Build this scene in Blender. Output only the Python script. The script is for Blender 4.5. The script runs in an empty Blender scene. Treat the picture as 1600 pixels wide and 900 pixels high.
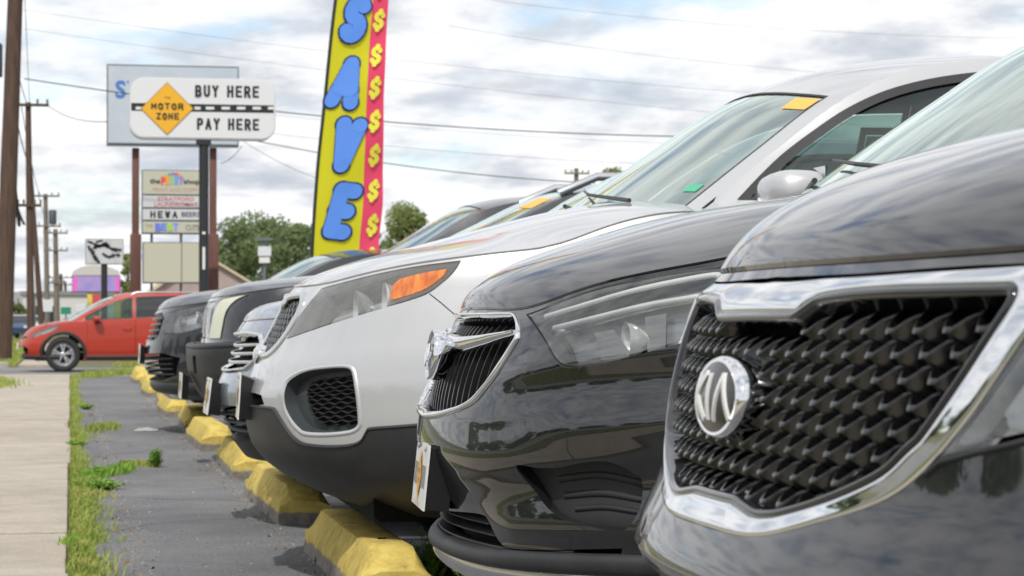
import bpy, bmesh, math, random
import numpy as np
from mathutils import Vector, Matrix
from mathutils.geometry import delaunay_2d_cdt
random.seed(7); np.random.seed(7)
PI = math.pi
R = math.radians
scene = bpy.context.scene
C = scene.collection

# ------------------------------------------------------------------ camera
FPX, CAMH = 3600.0, 0.85                     # focal length for a 1600 px wide frame, eye height
YAW, PITCH = math.atan(690 / FPX), math.atan(52 / FPX)
cam = bpy.data.cameras.new('camera'); camo = bpy.data.objects.new('camera', cam); C.objects.link(camo)
cam.sensor_width = 36; cam.lens = FPX / 1600 * 36; cam.clip_start = .05; cam.clip_end = 4000
camo.location = (0, 0, CAMH); camo.rotation_euler = (PI / 2 + PITCH, 0, -YAW)
cam.dof.use_dof = True; cam.dof.focus_distance = 4.2; cam.dof.aperture_fstop = 16
scene.camera = camo

# ------------------------------------------------------------------ light
SUN_EL, SUN_AZ = R(52), R(203)               # azimuth: compass bearing of the sun, +Y = 0, clockwise to +X
sd = Vector((math.sin(SUN_AZ) * math.cos(SUN_EL), math.cos(SUN_AZ) * math.cos(SUN_EL), math.sin(SUN_EL)))
sun = bpy.data.lights.new('sun', 'SUN'); suno = bpy.data.objects.new('sun', sun); C.objects.link(suno)
sun.energy = 2.6; sun.angle = R(1.2); sun.color = (1, .95, .87)
suno.rotation_euler = sd.to_track_quat('Z', 'Y').to_euler()

w = bpy.data.worlds.new('World'); scene.world = w; w.use_nodes = True
def build_world():
    nt = w.node_tree; nt.nodes.clear(); N = nt.nodes.new; Lk = nt.links.new
    out = N('ShaderNodeOutputWorld'); mix = N('ShaderNodeMixShader')
    bgs = N('ShaderNodeBackground'); bgc = N('ShaderNodeBackground')
    sky = N('ShaderNodeTexSky'); sky.sky_type = 'NISHITA'; sky.sun_disc = False
    sky.sun_elevation = SUN_EL; sky.sun_rotation = SUN_AZ; sky.air_density = 1.0; sky.dust_density = .4; sky.ozone_density = 2.5
    Lk(sky.outputs[0], bgs.inputs[0]); bgs.inputs[1].default_value = .14
    tc = N('ShaderNodeTexCoord'); sep = N('ShaderNodeSeparateXYZ'); Lk(tc.outputs['Generated'], sep.inputs[0])
    def M(op, a, b=None, c=None):
        m = N('ShaderNodeMath'); m.operation = op
        for i, x in enumerate((a, b, c)):
            if x is None: continue
            if isinstance(x, (int, float)): m.inputs[i].default_value = x
            else: Lk(x, m.inputs[i])
        return m.outputs[0]
    zc = M('MAXIMUM', sep.outputs[2], 0.0); zz = M('ADD', zc, .22)
    cx = M('DIVIDE', sep.outputs[0], zz); cy = M('DIVIDE', sep.outputs[1], zz)
    cmb = N('ShaderNodeCombineXYZ'); Lk(cx, cmb.inputs[0]); Lk(cy, cmb.inputs[1])
    def noise(scale, detail, rough, off, dist=0., sx=1, sy=1):
        mp = N('ShaderNodeMapping'); mp.inputs['Location'].default_value = off; mp.inputs['Scale'].default_value = (sx, sy, 1)
        Lk(cmb.outputs[0], mp.inputs[0])
        n = N('ShaderNodeTexNoise'); n.inputs['Scale'].default_value = scale; n.inputs['Detail'].default_value = detail
        n.inputs['Roughness'].default_value = rough; n.inputs['Distortion'].default_value = dist
        Lk(mp.outputs[0], n.inputs['Vector']); return n.outputs[0]
    def ramp(fac, stops):
        r = N('ShaderNodeValToRGB'); e = r.color_ramp.elements
        e[0].position, e[0].color = stops[0]; e[1].position, e[1].color = stops[-1]
        for p, c in stops[1:-1]:
            x = e.new(p); x.color = c
        Lk(fac, r.inputs[0]); return r.outputs[0]
    g = lambda v: (v, v, v, 1)
    n1 = noise(2.6, 10, .55, (3.4, 1.1, 0), .15)
    mask = ramp(n1, [(.32, g(.05)), (.42, g(.85)), (.52, g(1))])
    n2 = noise(4.6, 10, .56, (9.3, 4.2, 0), .1)
    shade = ramp(n2, [(.39, (.94, .94, .94, 1)), (.49, (.82, .825, .845, 1)), (.58, (.60, .63, .68, 1)), (.70, (.46, .50, .58, 1))])
    Lk(shade, bgc.inputs[0]); bgc.inputs[1].default_value = 1.06
    Lk(mask, mix.inputs[0]); Lk(bgs.outputs[0], mix.inputs[1]); Lk(bgc.outputs[0], mix.inputs[2])
    Lk(mix.outputs[0], out.inputs[0])
build_world()
scene.view_settings.view_transform = 'Standard'; scene.view_settings.look = 'None'
scene.view_settings.exposure = 0.16; scene.view_settings.gamma = 1
scene.render.engine = 'CYCLES'
scene.cycles.max_bounces = 8; scene.cycles.transparent_max_bounces = 12

# ------------------------------------------------------------------ sight lines of the survey (used to read sizes off the photo)
_f = np.array([math.sin(YAW) * math.cos(PITCH), math.cos(YAW) * math.cos(PITCH), math.sin(PITCH)])
_r = np.array([math.cos(YAW), -math.sin(YAW), 0]); _u = np.cross(_r, _f); _c = np.array([0, 0, CAMH])
def ray(px, py): return _f + _r * ((px - 800) / FPX) + _u * ((450 - py) / FPX)
def atY(px, py, Y): d = ray(px, py); return _c + d * (Y / d[1])
def gnd(px, py, z=0.): d = ray(px, py); return _c + d * ((z - CAMH) / d[2])
def proj(p):
    v = np.asarray(p) - _c; d = v @ _f
    return np.stack([800 + FPX * (v @ _r) / d, 450 - FPX * (v @ _u) / d], -1)

# ------------------------------------------------------------------ materials
MATS = {}
def mat(name, col=(.5, .5, .5), rough=.5, metal=0., coat=0., crough=.03, spec=.5, alpha=1., emit=None, estr=1., trans=0.,
        noise=None, bump=None, build=None):
    if name in MATS: return MATS[name]
    m = bpy.data.materials.new(name); m.use_nodes = True; nt = m.node_tree; b = nt.nodes['Principled BSDF']
    b.inputs['Base Color'].default_value = (*col, 1); b.inputs['Roughness'].default_value = rough
    b.inputs['Metallic'].default_value = metal; b.inputs['Coat Weight'].default_value = coat
    b.inputs['Coat Roughness'].default_value = crough; b.inputs['Specular IOR Level'].default_value = spec
    b.inputs['Transmission Weight'].default_value = trans
    if emit: b.inputs['Emission Color'].default_value = (*emit, 1); b.inputs['Emission Strength'].default_value = estr
    tc = nt.nodes.new('ShaderNodeTexCoord')
    if noise:                                   # (scale, other colour, low, high, detail, stretch)
        sc, c2, lo, hi, det, st = noise
        mp = nt.nodes.new('ShaderNodeMapping'); mp.inputs['Scale'].default_value = st
        n = nt.nodes.new('ShaderNodeTexNoise'); n.inputs['Scale'].default_value = sc; n.inputs['Detail'].default_value = det
        n.inputs['Roughness'].default_value = .62
        r = nt.nodes.new('ShaderNodeValToRGB'); r.color_ramp.elements[0].position = lo; r.color_ramp.elements[1].position = hi
        r.color_ramp.elements[0].color = (*col, 1); r.color_ramp.elements[1].color = (*c2, 1)
        nt.links.new(tc.outputs['Object'], mp.inputs[0]); nt.links.new(mp.outputs[0], n.inputs['Vector'])
        nt.links.new(n.outputs[0], r.inputs[0]); nt.links.new(r.outputs[0], b.inputs['Base Color'])
    if bump:                                    # (scale, strength, distance)
        n = nt.nodes.new('ShaderNodeTexNoise'); n.inputs['Scale'].default_value = bump[0]; n.inputs['Detail'].default_value = 6
        bp = nt.nodes.new('ShaderNodeBump'); bp.inputs['Strength'].default_value = bump[1]; bp.inputs['Distance'].default_value = bump[2]
        nt.links.new(tc.outputs['Object'], n.inputs['Vector']); nt.links.new(n.outputs[0], bp.inputs['Height'])
        nt.links.new(bp.outputs[0], b.inputs['Normal'])
        if coat: nt.links.new(bp.outputs[0], b.inputs['Coat Normal'])
    if build: build(nt, b, tc)
    MATS[name] = m; return m

def glass(name, tint, gloss_col=(1, 1, 1), rough=0.0, base=.05, dirt_sheen=0.):
    if name in MATS: return MATS[name]
    m = bpy.data.materials.new(name); m.use_nodes = True; nt = m.node_tree; nt.nodes.clear(); N = nt.nodes.new
    o = N('ShaderNodeOutputMaterial'); mx = N('ShaderNodeMixShader'); t = N('ShaderNodeBsdfTransparent'); g_ = N('ShaderNodeBsdfGlossy')
    fr = N('ShaderNodeFresnel'); fr.inputs[0].default_value = 1.55
    t.inputs[0].default_value = (*tint, 1); g_.inputs[0].default_value = (*gloss_col, 1); g_.inputs['Roughness'].default_value = rough
    ad = N('ShaderNodeMath'); ad.operation = 'ADD'; ad.inputs[1].default_value = base; ad.use_clamp = True
    nt.links.new(fr.outputs[0], ad.inputs[0]); nt.links.new(ad.outputs[0], mx.inputs[0])
    nt.links.new(t.outputs[0], mx.inputs[1]); nt.links.new(g_.outputs[0], mx.inputs[2])
    last = mx
    if dirt_sheen:  # pale film: partly dirt, partly painted sheen for windshields and lamp lenses
        d = N('ShaderNodeBsdfDiffuse'); d.inputs[0].default_value = (.5, .5, .47, 1)
        m2 = N('ShaderNodeMixShader'); m2.inputs[0].default_value = dirt_sheen
        nt.links.new(mx.outputs[0], m2.inputs[1]); nt.links.new(d.outputs[0], m2.inputs[2]); last = m2
    nt.links.new(last.outputs[0], o.inputs[0]); MATS[name] = m; return m

def paint(name, col, metal=.35, rough=.35, spec=.5):
    """car paint: metallic flake under a clear coat, with a film of dust"""
    def bld(nt, b, tc):
        N = nt.nodes.new
        n = N('ShaderNodeTexNoise'); n.inputs['Scale'].default_value = 5; n.inputs['Detail'].default_value = 8; n.inputs['Roughness'].default_value = .7
        nt.links.new(tc.outputs['Object'], n.inputs['Vector'])
        r = N('ShaderNodeMapRange'); r.inputs[1].default_value = .35; r.inputs[2].default_value = .8
        r.inputs[3].default_value = .015; r.inputs[4].default_value = .085
        nt.links.new(n.outputs[0], r.inputs[0]); nt.links.new(r.outputs[0], b.inputs['Coat Roughness'])
        f = N('ShaderNodeTexNoise'); f.inputs['Scale'].default_value = 900; f.inputs['Detail'].default_value = 1
        nt.links.new(tc.outputs['Object'], f.inputs['Vector'])
        bp = N('ShaderNodeBump'); bp.inputs['Strength'].default_value = .06; bp.inputs['Distance'].default_value = .001
        nt.links.new(f.outputs[0], bp.inputs['Height']); nt.links.new(bp.outputs[0], b.inputs['Normal'])
    m = mat(name, col, rough, metal, 1., .03, spec, build=bld); m.node_tree.nodes['Principled BSDF'].inputs['Coat IOR'].default_value = 1.72 if 'black' in name else 1.45; return m

M_black = paint('black_paint', (.007, .0073, .0088), .25, .4, .25)
M_silver = paint('silver_paint', (.535, .54, .55), .42, .40)
M_blue = paint('blue_silver_paint', (.30, .345, .40), .7, .4)
M_red = paint('red_paint', (.40, .030, .010), .0, .4)
M_red.node_tree.nodes['Principled BSDF'].inputs['Coat Weight'].default_value = .45
M_dark = paint('dark_grey_paint', (.02, .022, .027), .4, .38)
M_grey = paint('grey_paint', (.10, .105, .11), .5, .4)
M_chrome = mat('chrome', (.78, .79, .80), .05, 1.)
M_satin = mat('satin_chrome', (.62, .63, .64), .2, 1.)
M_plastic = mat('black_plastic', (.022, .022, .023), .55, spec=.4, bump=(260, .25, .0008))
M_cladding = mat('dark_cladding', (.022, .023, .025), .5, spec=.45, noise=(9, (.036, .036, .036), .45, .8, 6, (1, 1, 1)), bump=(300, .25, .0008))
M_gloss = mat('gloss_black', (.010, .010, .011), .12, coat=.6)
M_void = mat('dark_recess', (.006, .006, .006), .8, spec=.1)
M_rubber = mat('rubber', (.018, .018, .019), .7, noise=(20, (.04, .037, .033), .5, .8, 5, (1, 1, 1)))
M_rim = mat('alloy', (.62, .63, .64), .28, .85)
M_trimblack = mat('window_trim', (.025, .024, .026), .45)
M_interior = mat('interior_fabric', (.09, .085, .08), .9)
M_interior2 = mat('interior_dark', (.03, .03, .032), .8)
M_glass = glass('windshield_glass', (.62, .78, .73), (.88, 1, .95), 0, .38, .10)
M_sideglass = glass('side_glass', (.42, .56, .52), (.9, 1, .96), 0, .03, .02)
M_privacy = glass('privacy_glass', (.08, .09, .09), (1, 1, 1), 0, .04, .02)
M_lens = glass('lamp_lens', (.92, .94, .95), (1, 1, 1), .0, .05, .06)
M_lens_haze = glass('hazed_lens', (.92, .94, .95), (1, 1, 1), .08, .03, .22)
M_amber = mat('amber_lens', (.52, .11, .012), .15, coat=1., noise=(16, (.86, .27, .04), .35, .65, 4, (2.5, 2.5, 1)))
M_lampgrey = mat('lamp_housing', (.60, .62, .64), .35, .3)
M_lampdark = mat('lamp_bezel', (.26, .27, .28), .3, .5)
M_reflector = mat('reflector', (.82, .83, .82), .2, .45)
M_drl = mat('light_pipe', (.72, .73, .72), .25)
M_white = mat('white_plastic', (.72, .72, .70), .45)
M_plate = mat('plate_white', (.70, .71, .70), .4, noise=(40, (.6, .6, .58), .5, .9, 3, (1, 1, 1)))
M_orange = mat('print_orange', (.72, .36, .03), .5)
M_pgrey = mat('print_grey', (.22, .22, .22), .5)
M_sticker = mat('window_sticker', (.85, .45, .10), .6)
M_greenst = mat('green_sticker', (.08, .42, .25), .6)
M_pale = mat('faded_cream_paint', (.60, .61, .46), .35, coat=.4)

# ------------------------------------------------------------------ object helpers
def link(o, parent=None):
    C.objects.link(o)
    if parent is not None: o.parent = parent
    return o
def tag(o, label=None, cat=None, group=None, kind=None):
    if label: o['label'] = label
    if cat: o['category'] = cat
    if group: o['group'] = group
    if kind: o['kind'] = kind
    return o
def thing(name, label, cat, loc=(0, 0, 0), group=None, rz=0):
    o = bpy.data.objects.new(name, None); C.objects.link(o); o.location = loc; o.rotation_euler = (0, 0, rz)
    o.empty_display_size = .2
    return tag(o, label, cat, group)
def mesh(name, verts, faces, m, parent=None, loc=None, smooth=False, mats=None, fm=None):
    me = bpy.data.meshes.new(name); me.from_pydata([tuple(map(float, v)) for v in verts], [], [tuple(int(i) for i in f) for f in faces])
    for q in (mats or [m]): me.materials.append(q)
    if fm is not None: me.polygons.foreach_set('material_index', list(map(int, fm)))
    if smooth: me.polygons.foreach_set('use_smooth', [True] * len(me.polygons))
    me.update()
    o = bpy.data.objects.new(name, me); link(o, parent)
    if loc is not None: o.location = loc
    return o
class MB:
    """collects simple shapes of one part"""
    def __init__(s): s.v = []; s.f = []; s.m = []
    def add(s, v, f, mi=0):
        k = len(s.v); s.v += [tuple(map(float, p)) for p in v]; s.f += [tuple(i + k for i in q) for q in f]; s.m += [mi] * len(f); return s
    def box(s, a, b, mi=0, bev=0):
        x0, y0, z0 = a; x1, y1, z1 = b
        if not bev:
            v = [(x, y, z) for x in (x0, x1) for y in (y0, y1) for z in (z0, z1)]
            return s.add(v, [(0, 1, 3, 2), (4, 6, 7, 5), (0, 4, 5, 1), (2, 3, 7, 6), (0, 2, 6, 4), (1, 5, 7, 3)], mi)
        bm = bmesh.new(); bmesh.ops.create_cube(bm, size=1)
        for q in bm.verts: q.co = Vector(((x0 + x1) / 2 + q.co.x * (x1 - x0), (y0 + y1) / 2 + q.co.y * (y1 - y0), (z0 + z1) / 2 + q.co.z * (z1 - z0)))
        bmesh.ops.bevel(bm, geom=list(bm.edges), offset=bev, segments=2, affect='EDGES', profile=.5)
        bm.verts.index_update(); vs = [tuple(q.co) for q in bm.verts]; fs = [tuple(q.index for q in f.verts) for f in bm.faces]; bm.free()
        return s.add(vs, fs, mi)
    def tube(s, pts, r, n=8, mi=0, caps=True):
        pts = [Vector(p) for p in pts]; rr = r if hasattr(r, '__len__') else [r] * len(pts)
        vs = []; up = None
        for i, p in enumerate(pts):
            d = (pts[min(i + 1, len(pts) - 1)] - pts[max(i - 1, 0)]).normalized()
            if up is None: up = Vector((0, 0, 1)) if abs(d.z) < .9 else Vector((1, 0, 0))
            a = d.cross(up).normalized(); b = a.cross(d).normalized(); up = b
            for k in range(n):
                t = 2 * PI * k / n; vs.append(p + a * (math.cos(t) * rr[i]) + b * (math.sin(t) * rr[i]))
        fs = [(i * n + k, i * n + (k + 1) % n, (i + 1) * n + (k + 1) % n, (i + 1) * n + k) for i in range(len(pts) - 1) for k in range(n)]
        if caps: fs += [tuple(range(n))[::-1], tuple((len(pts) - 1) * n + k for k in range(n))]
        return s.add(vs, fs, mi)
    def build(s, name, m, parent=None, loc=None, smooth=False, mats=None):
        return mesh(name, s.v, s.f, m, parent, loc, smooth, mats, s.m if mats else None)
def lathe(prof, n=24, axis='y'):
    """profile of (radius, offset along axis)"""
    vs = []; fs = []
    for r_, a in prof:
        for k in range(n):
            t = 2 * PI * k / n; c, s_ = r_ * math.cos(t), r_ * math.sin(t)
            vs.append((c, a, s_) if axis == 'y' else ((a, c, s_) if axis == 'x' else (c, s_, a)))
    for i in range(len(prof) - 1):
        for k in range(n): fs.append((i * n + k, i * n + (k + 1) % n, (i + 1) * n + (k + 1) % n, (i + 1) * n + k))
    return vs, fs
def autosmooth(o, deg=40):
    me = o.data; me.polygons.foreach_set('use_smooth', [True] * len(me.polygons))
    try: me.set_sharp_from_angle(angle=R(deg))
    except Exception: pass
    return o
_tc = {}
def text2d(s, bold=0., size=1., sx=1.):
    """outline letters as flat triangles, centred on 0,0; height of capitals = size"""
    key = (s, bold)
    if key not in _tc:
        cu = bpy.data.curves.new('lettering', 'FONT'); cu.body = s; cu.offset = bold; cu.resolution_u = 3; cu.fill_mode = 'FRONT' if False else cu.fill_mode
        o = bpy.data.objects.new('lettering', cu); C.objects.link(o)
        me = bpy.data.meshes.new_from_object(o.evaluated_get(bpy.context.evaluated_depsgraph_get()))
        v = np.array([tuple(q.co)[:2] for q in me.vertices]); f = [tuple(p.vertices) for p in me.polygons]
        bpy.data.objects.remove(o); bpy.data.curves.remove(cu); bpy.data.meshes.remove(me); _tc[key] = (v, f)
    v, f = _tc[key]; lo, hi = v.min(0), v.max(0); c = (lo + hi) / 2
    k = size / (hi[1] - lo[1])
    return (v - c) * np.array([k * sx, k]), f

# stroke lettering: each character as pen strokes in a unit box
_rd = lambda cx, cy, rx, ry, a, b, n=9: [(cx + rx * math.cos(math.radians(a + (b - a) * i / n)), cy + ry * math.sin(math.radians(a + (b - a) * i / n))) for i in range(n + 1)]
PEN = {'A': [[(0, 0), (.5, 1), (1, 0)], [(.2, .33), (.8, .33)]], 'B': [[(0, 0), (0, 1), (.6, 1)] + _rd(.6, .76, .34, .24, 90, -90) + [(0, .52)], [(0, 0), (.6, 0)] + _rd(.6, .26, .40, .26, -90, 90)],
       'U': [[(0, 1), (0, .3)] + _rd(.5, .3, .5, .3, 180, 360) + [(1, 1)]], 'Y': [[(0, 1), (.5, .48), (1, 1)], [(.5, .48), (.5, 0)]], 'H': [[(0, 0), (0, 1)], [(1, 0), (1, 1)], [(0, .5), (1, .5)]],
       'E': [[(1, 1), (0, 1), (0, 0), (1, 0)], [(0, .5), (.85, .5)]], 'R': [[(0, 0), (0, 1), (.6, 1)] + _rd(.6, .74, .38, .26, 90, -90) + [(0, .48)], [(.5, .48), (1, 0)]], 'P': [[(0, 0), (0, 1), (.6, 1)] + _rd(.6, .74, .38, .26, 90, -90) + [(0, .48)]],
       'M': [[(0, 0), (0, 1), (.5, .3), (1, 1), (1, 0)]], 'O': [_rd(.5, .5, .5, .5, 90, 450, 22)], 'T': [[(0, 1), (1, 1)], [(.5, 1), (.5, 0)]], 'Z': [[(0, 1), (1, 1), (0, 0), (1, 0)]], 'N': [[(0, 0), (0, 1), (1, 0), (1, 1)]],
       'S': [_rd(.5, .75, .45, .25, 25, 270) + _rd(.5, .25, .47, .25, 90, -160)], 'V': [[(0, 1), (.5, 0), (1, 1)]], 'W': [[(0, 1), (.25, 0), (.5, .85), (.75, 0), (1, 1)]], 'I': [[(.5, 0), (.5, 1)]],
       '$': [_rd(.5, .70, .40, .20, 20, 270) + _rd(.5, .30, .42, .20, 90, -160), [(.5, 1.02), (.5, .88)], [(.5, .12), (.5, -.02)]]}
def pen(ch, wd, asp=1., rnd=True):
    """flat pieces [(points, layer)] of one character, pen width wd in units of its height; asp = width / height"""
    out = []; k = 0
    for st in PEN[ch]:
        P = [np.array([(x - .5) * asp * (1 - wd / asp), (y - .5) * (1 - wd)]) for x, y in st]
        for a, b in zip(P[:-1], P[1:]):
            d = b - a; d /= np.linalg.norm(d) + 1e-9; n = np.array([-d[1], d[0]]) * wd / 2; e = d * (0 if rnd else wd * .5 * 0)
            out.append(([a - n - e, b - n + e, b + n + e, a + n - e], k)); k += 1
        for i, p in enumerate(P):
            if rnd or 0 < i < len(P) - 1: out.append(([p + np.array([math.cos(t), math.sin(t)]) * wd / 2 for t in np.arange(12) * PI / 6], k)); k += 1
            elif not rnd: out.append(([p + np.array(q) * wd / 2 for q in ((-1, -1), (1, -1), (1, 1), (-1, 1))], k)); k += 1
    return out
def interp(xs, ys):
    """monotone cubic through a table"""
    xs = np.asarray(xs, float); ys = np.asarray(ys, float)
    if len(xs) == 1: return lambda x: np.full_like(np.asarray(x, float), ys[0])
    h = np.diff(xs); d = np.diff(ys) / h; m = np.zeros(len(xs))
    m[0], m[-1] = d[0], d[-1]
    for i in range(1, len(xs) - 1):
        if d[i - 1] * d[i] > 0:
            w1, w2 = 2 * h[i] + h[i - 1], h[i] + 2 * h[i - 1]; m[i] = (w1 + w2) / (w1 / d[i - 1] + w2 / d[i])
    def fn(x):
        x = np.asarray(x, float); i = np.clip(np.searchsorted(xs, x) - 1, 0, len(xs) - 2); t = np.clip((x - xs[i]) / h[i], 0, 1)
        return ((1 + 2 * t) * (1 - t) ** 2) * ys[i] + t * (1 - t) ** 2 * h[i] * m[i] + t * t * (3 - 2 * t) * ys[i + 1] + t * t * (t - 1) * h[i] * m[i + 1]
    return fn
def dense(poly, step=.02, closed=True):
    p = np.asarray(poly, float); out = []; n = len(p)
    for i in range(n if closed else n - 1):
        a, b = p[i], p[(i + 1) % n]; k = max(1, int(math.ceil(np.linalg.norm(b - a) / step)))
        out += [a + (b - a) * j / k for j in range(k)]
    if not closed: out.append(p[-1])
    return np.array(out)
def curve(pts, k=6, closed=False):
    """Catmull-Rom; a repeated point is a corner"""
    pts = [np.asarray(p, float) for p in pts]
    segs = []; cur = []
    if closed:
        for s0 in range(len(pts)):
            if np.allclose(pts[s0], pts[(s0 + 1) % len(pts)]): pts = pts[s0 + 1:] + pts[:s0 + 1]; break
        else: s0 = -1
        if s0 >= 0: pts = pts + [pts[0]]
        else:
            n = len(pts); out = []
            for i in range(n):
                a, b, c, d = pts[i - 1], pts[i], pts[(i + 1) % n], pts[(i + 2) % n]
                for j in range(k):
                    t = j / k; out.append(.5 * ((2 * b) + (c - a) * t + (2 * a - 5 * b + 4 * c - d) * t * t + (3 * b - a - 3 * c + d) * t ** 3))
            return np.array(out)
    for p in pts:
        if cur and np.allclose(cur[-1], p): segs.append(cur); cur = [p]
        else: cur.append(p)
    segs.append(cur); out = []
    for s in segs:
        if len(s) < 2: continue
        for i in range(len(s) - 1):
            b, c = s[i], s[i + 1]; a = s[i - 1] if i else 2 * b - c; d = s[i + 2] if i + 2 < len(s) else 2 * c - b
            kk = k if len(s) > 2 else 1
            for j in range(kk):
                t = j / kk; out.append(.5 * ((2 * b) + (c - a) * t + (2 * a - 5 * b + 4 * c - d) * t * t + (3 * b - a - 3 * c + d) * t ** 3))
    if not closed: out.append(pts[-1])
    return np.array(out)
def inside(p, poly):
    p = np.asarray(p); x, y = p[:, 0], p[:, 1]; c = np.zeros(len(p), bool); q = np.asarray(poly); n = len(q); j = n - 1
    for i in range(n):
        xi, yi = q[i]; xj, yj = q[j]
        if yi != yj: c ^= ((yi > y) != (yj > y)) & (x < (xj - xi) * (y - yi) / (yj - yi) + xi)
        j = i
    return c
def inset(poly, d):
    p = np.asarray(poly, float); n = len(p); area = .5 * np.sum(p[:, 0] * np.roll(p[:, 1], -1) - np.roll(p[:, 0], -1) * p[:, 1])
    sgn = 1 if area > 0 else -1; out = np.empty_like(p)
    for i in range(n):
        e1 = p[i] - p[i - 1]; e2 = p[(i + 1) % n] - p[i]
        e1 /= np.linalg.norm(e1) + 1e-9; e2 /= np.linalg.norm(e2) + 1e-9
        n1 = np.array([-e1[1], e1[0]]) * sgn; n2 = np.array([-e2[1], e2[0]]) * sgn; m = n1 + n2
        l = np.linalg.norm(m)
        m = m / l if l > 1e-6 else n1
        out[i] = p[i] + m * d / max(.5, m @ n1)
    return out
def mir(poly): q = np.asarray(poly, float).copy(); q[:, 0] *= -1; return q[::-1]
def symm(half):
    """closed polygon from its half at u >= 0 (listed from the centre line back to the centre line)"""
    h = np.asarray(half, float).copy(); h[0, 0] = 0; h[-1, 0] = 0; m = h[1:-1][::-1].copy(); m[:, 0] *= -1
    return np.vstack([h, m])

# ------------------------------------------------------------------ a parametric surface that carries panels
class Surf:
    def P(s, a, c): raise NotImplementedError
    flip = 1
    def N(s, a, c, e=2e-3):
        a = np.asarray(a, float); c = np.asarray(c, float)
        pu = s.P(a + e, c) - s.P(a - e, c); pc = s.P(a, c + e) - s.P(a, c - e)
        n = np.cross(pu, pc) * s.flip; return n / (np.linalg.norm(n, axis=-1, keepdims=True) + 1e-12)
    def inv(s, org, pts, ra, rc, seed=None):
        """surface coordinates of points sighted from the survey position"""
        A, Cc = np.meshgrid(np.linspace(*ra, 90), np.linspace(*rc, 60), indexing='ij'); A, Cc = A.ravel(), Cc.ravel()
        W = s.P(A, Cc) + org; pr = proj(W); nn = s.N(A, Cc); vis = np.einsum('ij,ij->i', nn, _c - W) > 0
        out = []
        for p in pts:
            d = np.hypot(*(pr - np.array(p)).T) + (~vis) * 1e4; k = int(np.argmin(d)); a, c = A[k], Cc[k]
            for _ in range(12):
                q = proj(s.P(np.array([a]), np.array([c])) + org)[0]; r = np.array(p) - q
                if np.abs(r).max() < .02: break
                e = 1e-3; ja = (proj(s.P(np.array([a + e]), np.array([c])) + org)[0] - q) / e; jc = (proj(s.P(np.array([a]), np.array([c + e])) + org)[0] - q) / e
                J = np.stack([ja, jc], 1)
                st = np.linalg.lstsq(J, r, rcond=.02)[0]; l = np.linalg.norm(st)
                if l > .08: st *= .08 / l
                a = np.clip(a + st[0], *ra); c = np.clip(c + st[1], *rc)
            out.append((a, c))
        return np.array(out)
def patch(surf, outer, name, m, parent, holes=(), off=0., step=(.03, .03), lines=(), da=1.0, dc=1.0):
    outer = np.asarray(outer, float); lo, hi = outer.min(0), outer.max(0)
    ga = np.arange(lo[0] + step[0] * .5, hi[0], step[0]); gc = np.arange(lo[1] + step[1] * .5, hi[1], step[1])
    G = np.array([(a, c) for a in ga for c in gc]) if len(ga) and len(gc) else np.zeros((0, 2))
    G = G[inside(G, outer)] if len(G) else G
    pts = []; edges = []
    for poly in [outer] + [np.asarray(h) for h in holes]:
        d = dense(poly, min(step)); k = len(pts); n = len(d); pts += [tuple(x) for x in d]; edges += [(k + i, k + (i + 1) % n) for i in range(n)]
    for ln in lines:
        d = dense(ln, min(step), False); k = len(pts); pts += [tuple(x) for x in d]; edges += [(k + i, k + i + 1) for i in range(len(d) - 1)]
    B = np.array(pts)
    if len(G):
        keep = np.ones(len(G), bool); mn = min(step) * .35
        for i in range(0, len(G), 2000):
            g2 = G[i:i + 2000]; keep[i:i + 2000] = (np.abs(g2[:, None, :] - B[None]).max(-1) > mn).all(1)
        G = G[keep]
    allp = [Vector(p) for p in pts] + [Vector(p) for p in G]
    v, e, f, *_ = delaunay_2d_cdt(allp, edges, [], 0, 1e-6)
    V = np.array([tuple(x) for x in v]); F = np.array([tuple(x) for x in f if len(x) == 3])
    cen = V[F].mean(1); ok = inside(cen, outer)
    for h in holes: ok &= ~inside(cen, h)
    F = F[ok]; used = np.unique(F); remap = -np.ones(len(V), int); remap[used] = np.arange(len(used)); V = V[used]; F = remap[F]
    o_ = off(V[:, 0], V[:, 1]) if callable(off) else off
    nn = surf.N(V[:, 0], V[:, 1]); W = surf.P(V[:, 0], V[:, 1]) + nn * (np.asarray(o_)[..., None] if np.ndim(o_) else o_)
    if callable(off):
        e_ = 2e-3; P_ = lambda a, c: surf.P(a, c) + surf.N(a, c) * off(a, c)[..., None]
        pu = P_(V[:, 0] + e_, V[:, 1]) - P_(V[:, 0] - e_, V[:, 1]); pc = P_(V[:, 0], V[:, 1] + e_) - P_(V[:, 0], V[:, 1] - e_)
        nn = np.cross(pu, pc) * surf.flip; nn /= np.linalg.norm(nn, axis=-1, keepdims=True) + 1e-12
    fn = np.cross(W[F[:, 1]] - W[F[:, 0]], W[F[:, 2]] - W[F[:, 0]]); bad = np.einsum('ij,ij->i', fn, nn[F].mean(1)) < 0
    F[bad] = F[bad][:, ::-1]
    o = mesh(name, W, F, m, parent, smooth=True)
    o.data.normals_split_custom_set_from_vertices([tuple(x) for x in nn])
    return o
def wall(surf, poly, o1, o2, name, m, parent, step=.02, closed=True, mb=None):
    d = dense(poly, step, closed); n = len(d); nn = surf.N(d[:, 0], d[:, 1]); P = surf.P(d[:, 0], d[:, 1])
    vs = list(P + nn * o1) + list(P + nn * o2); k = n if closed else n - 1
    fs = [(i, (i + 1) % n, n + (i + 1) % n, n + i) for i in range(k)]
    if mb is not None: mb.add(vs, fs); return
    return mesh(name, vs, fs, m, parent)
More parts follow.
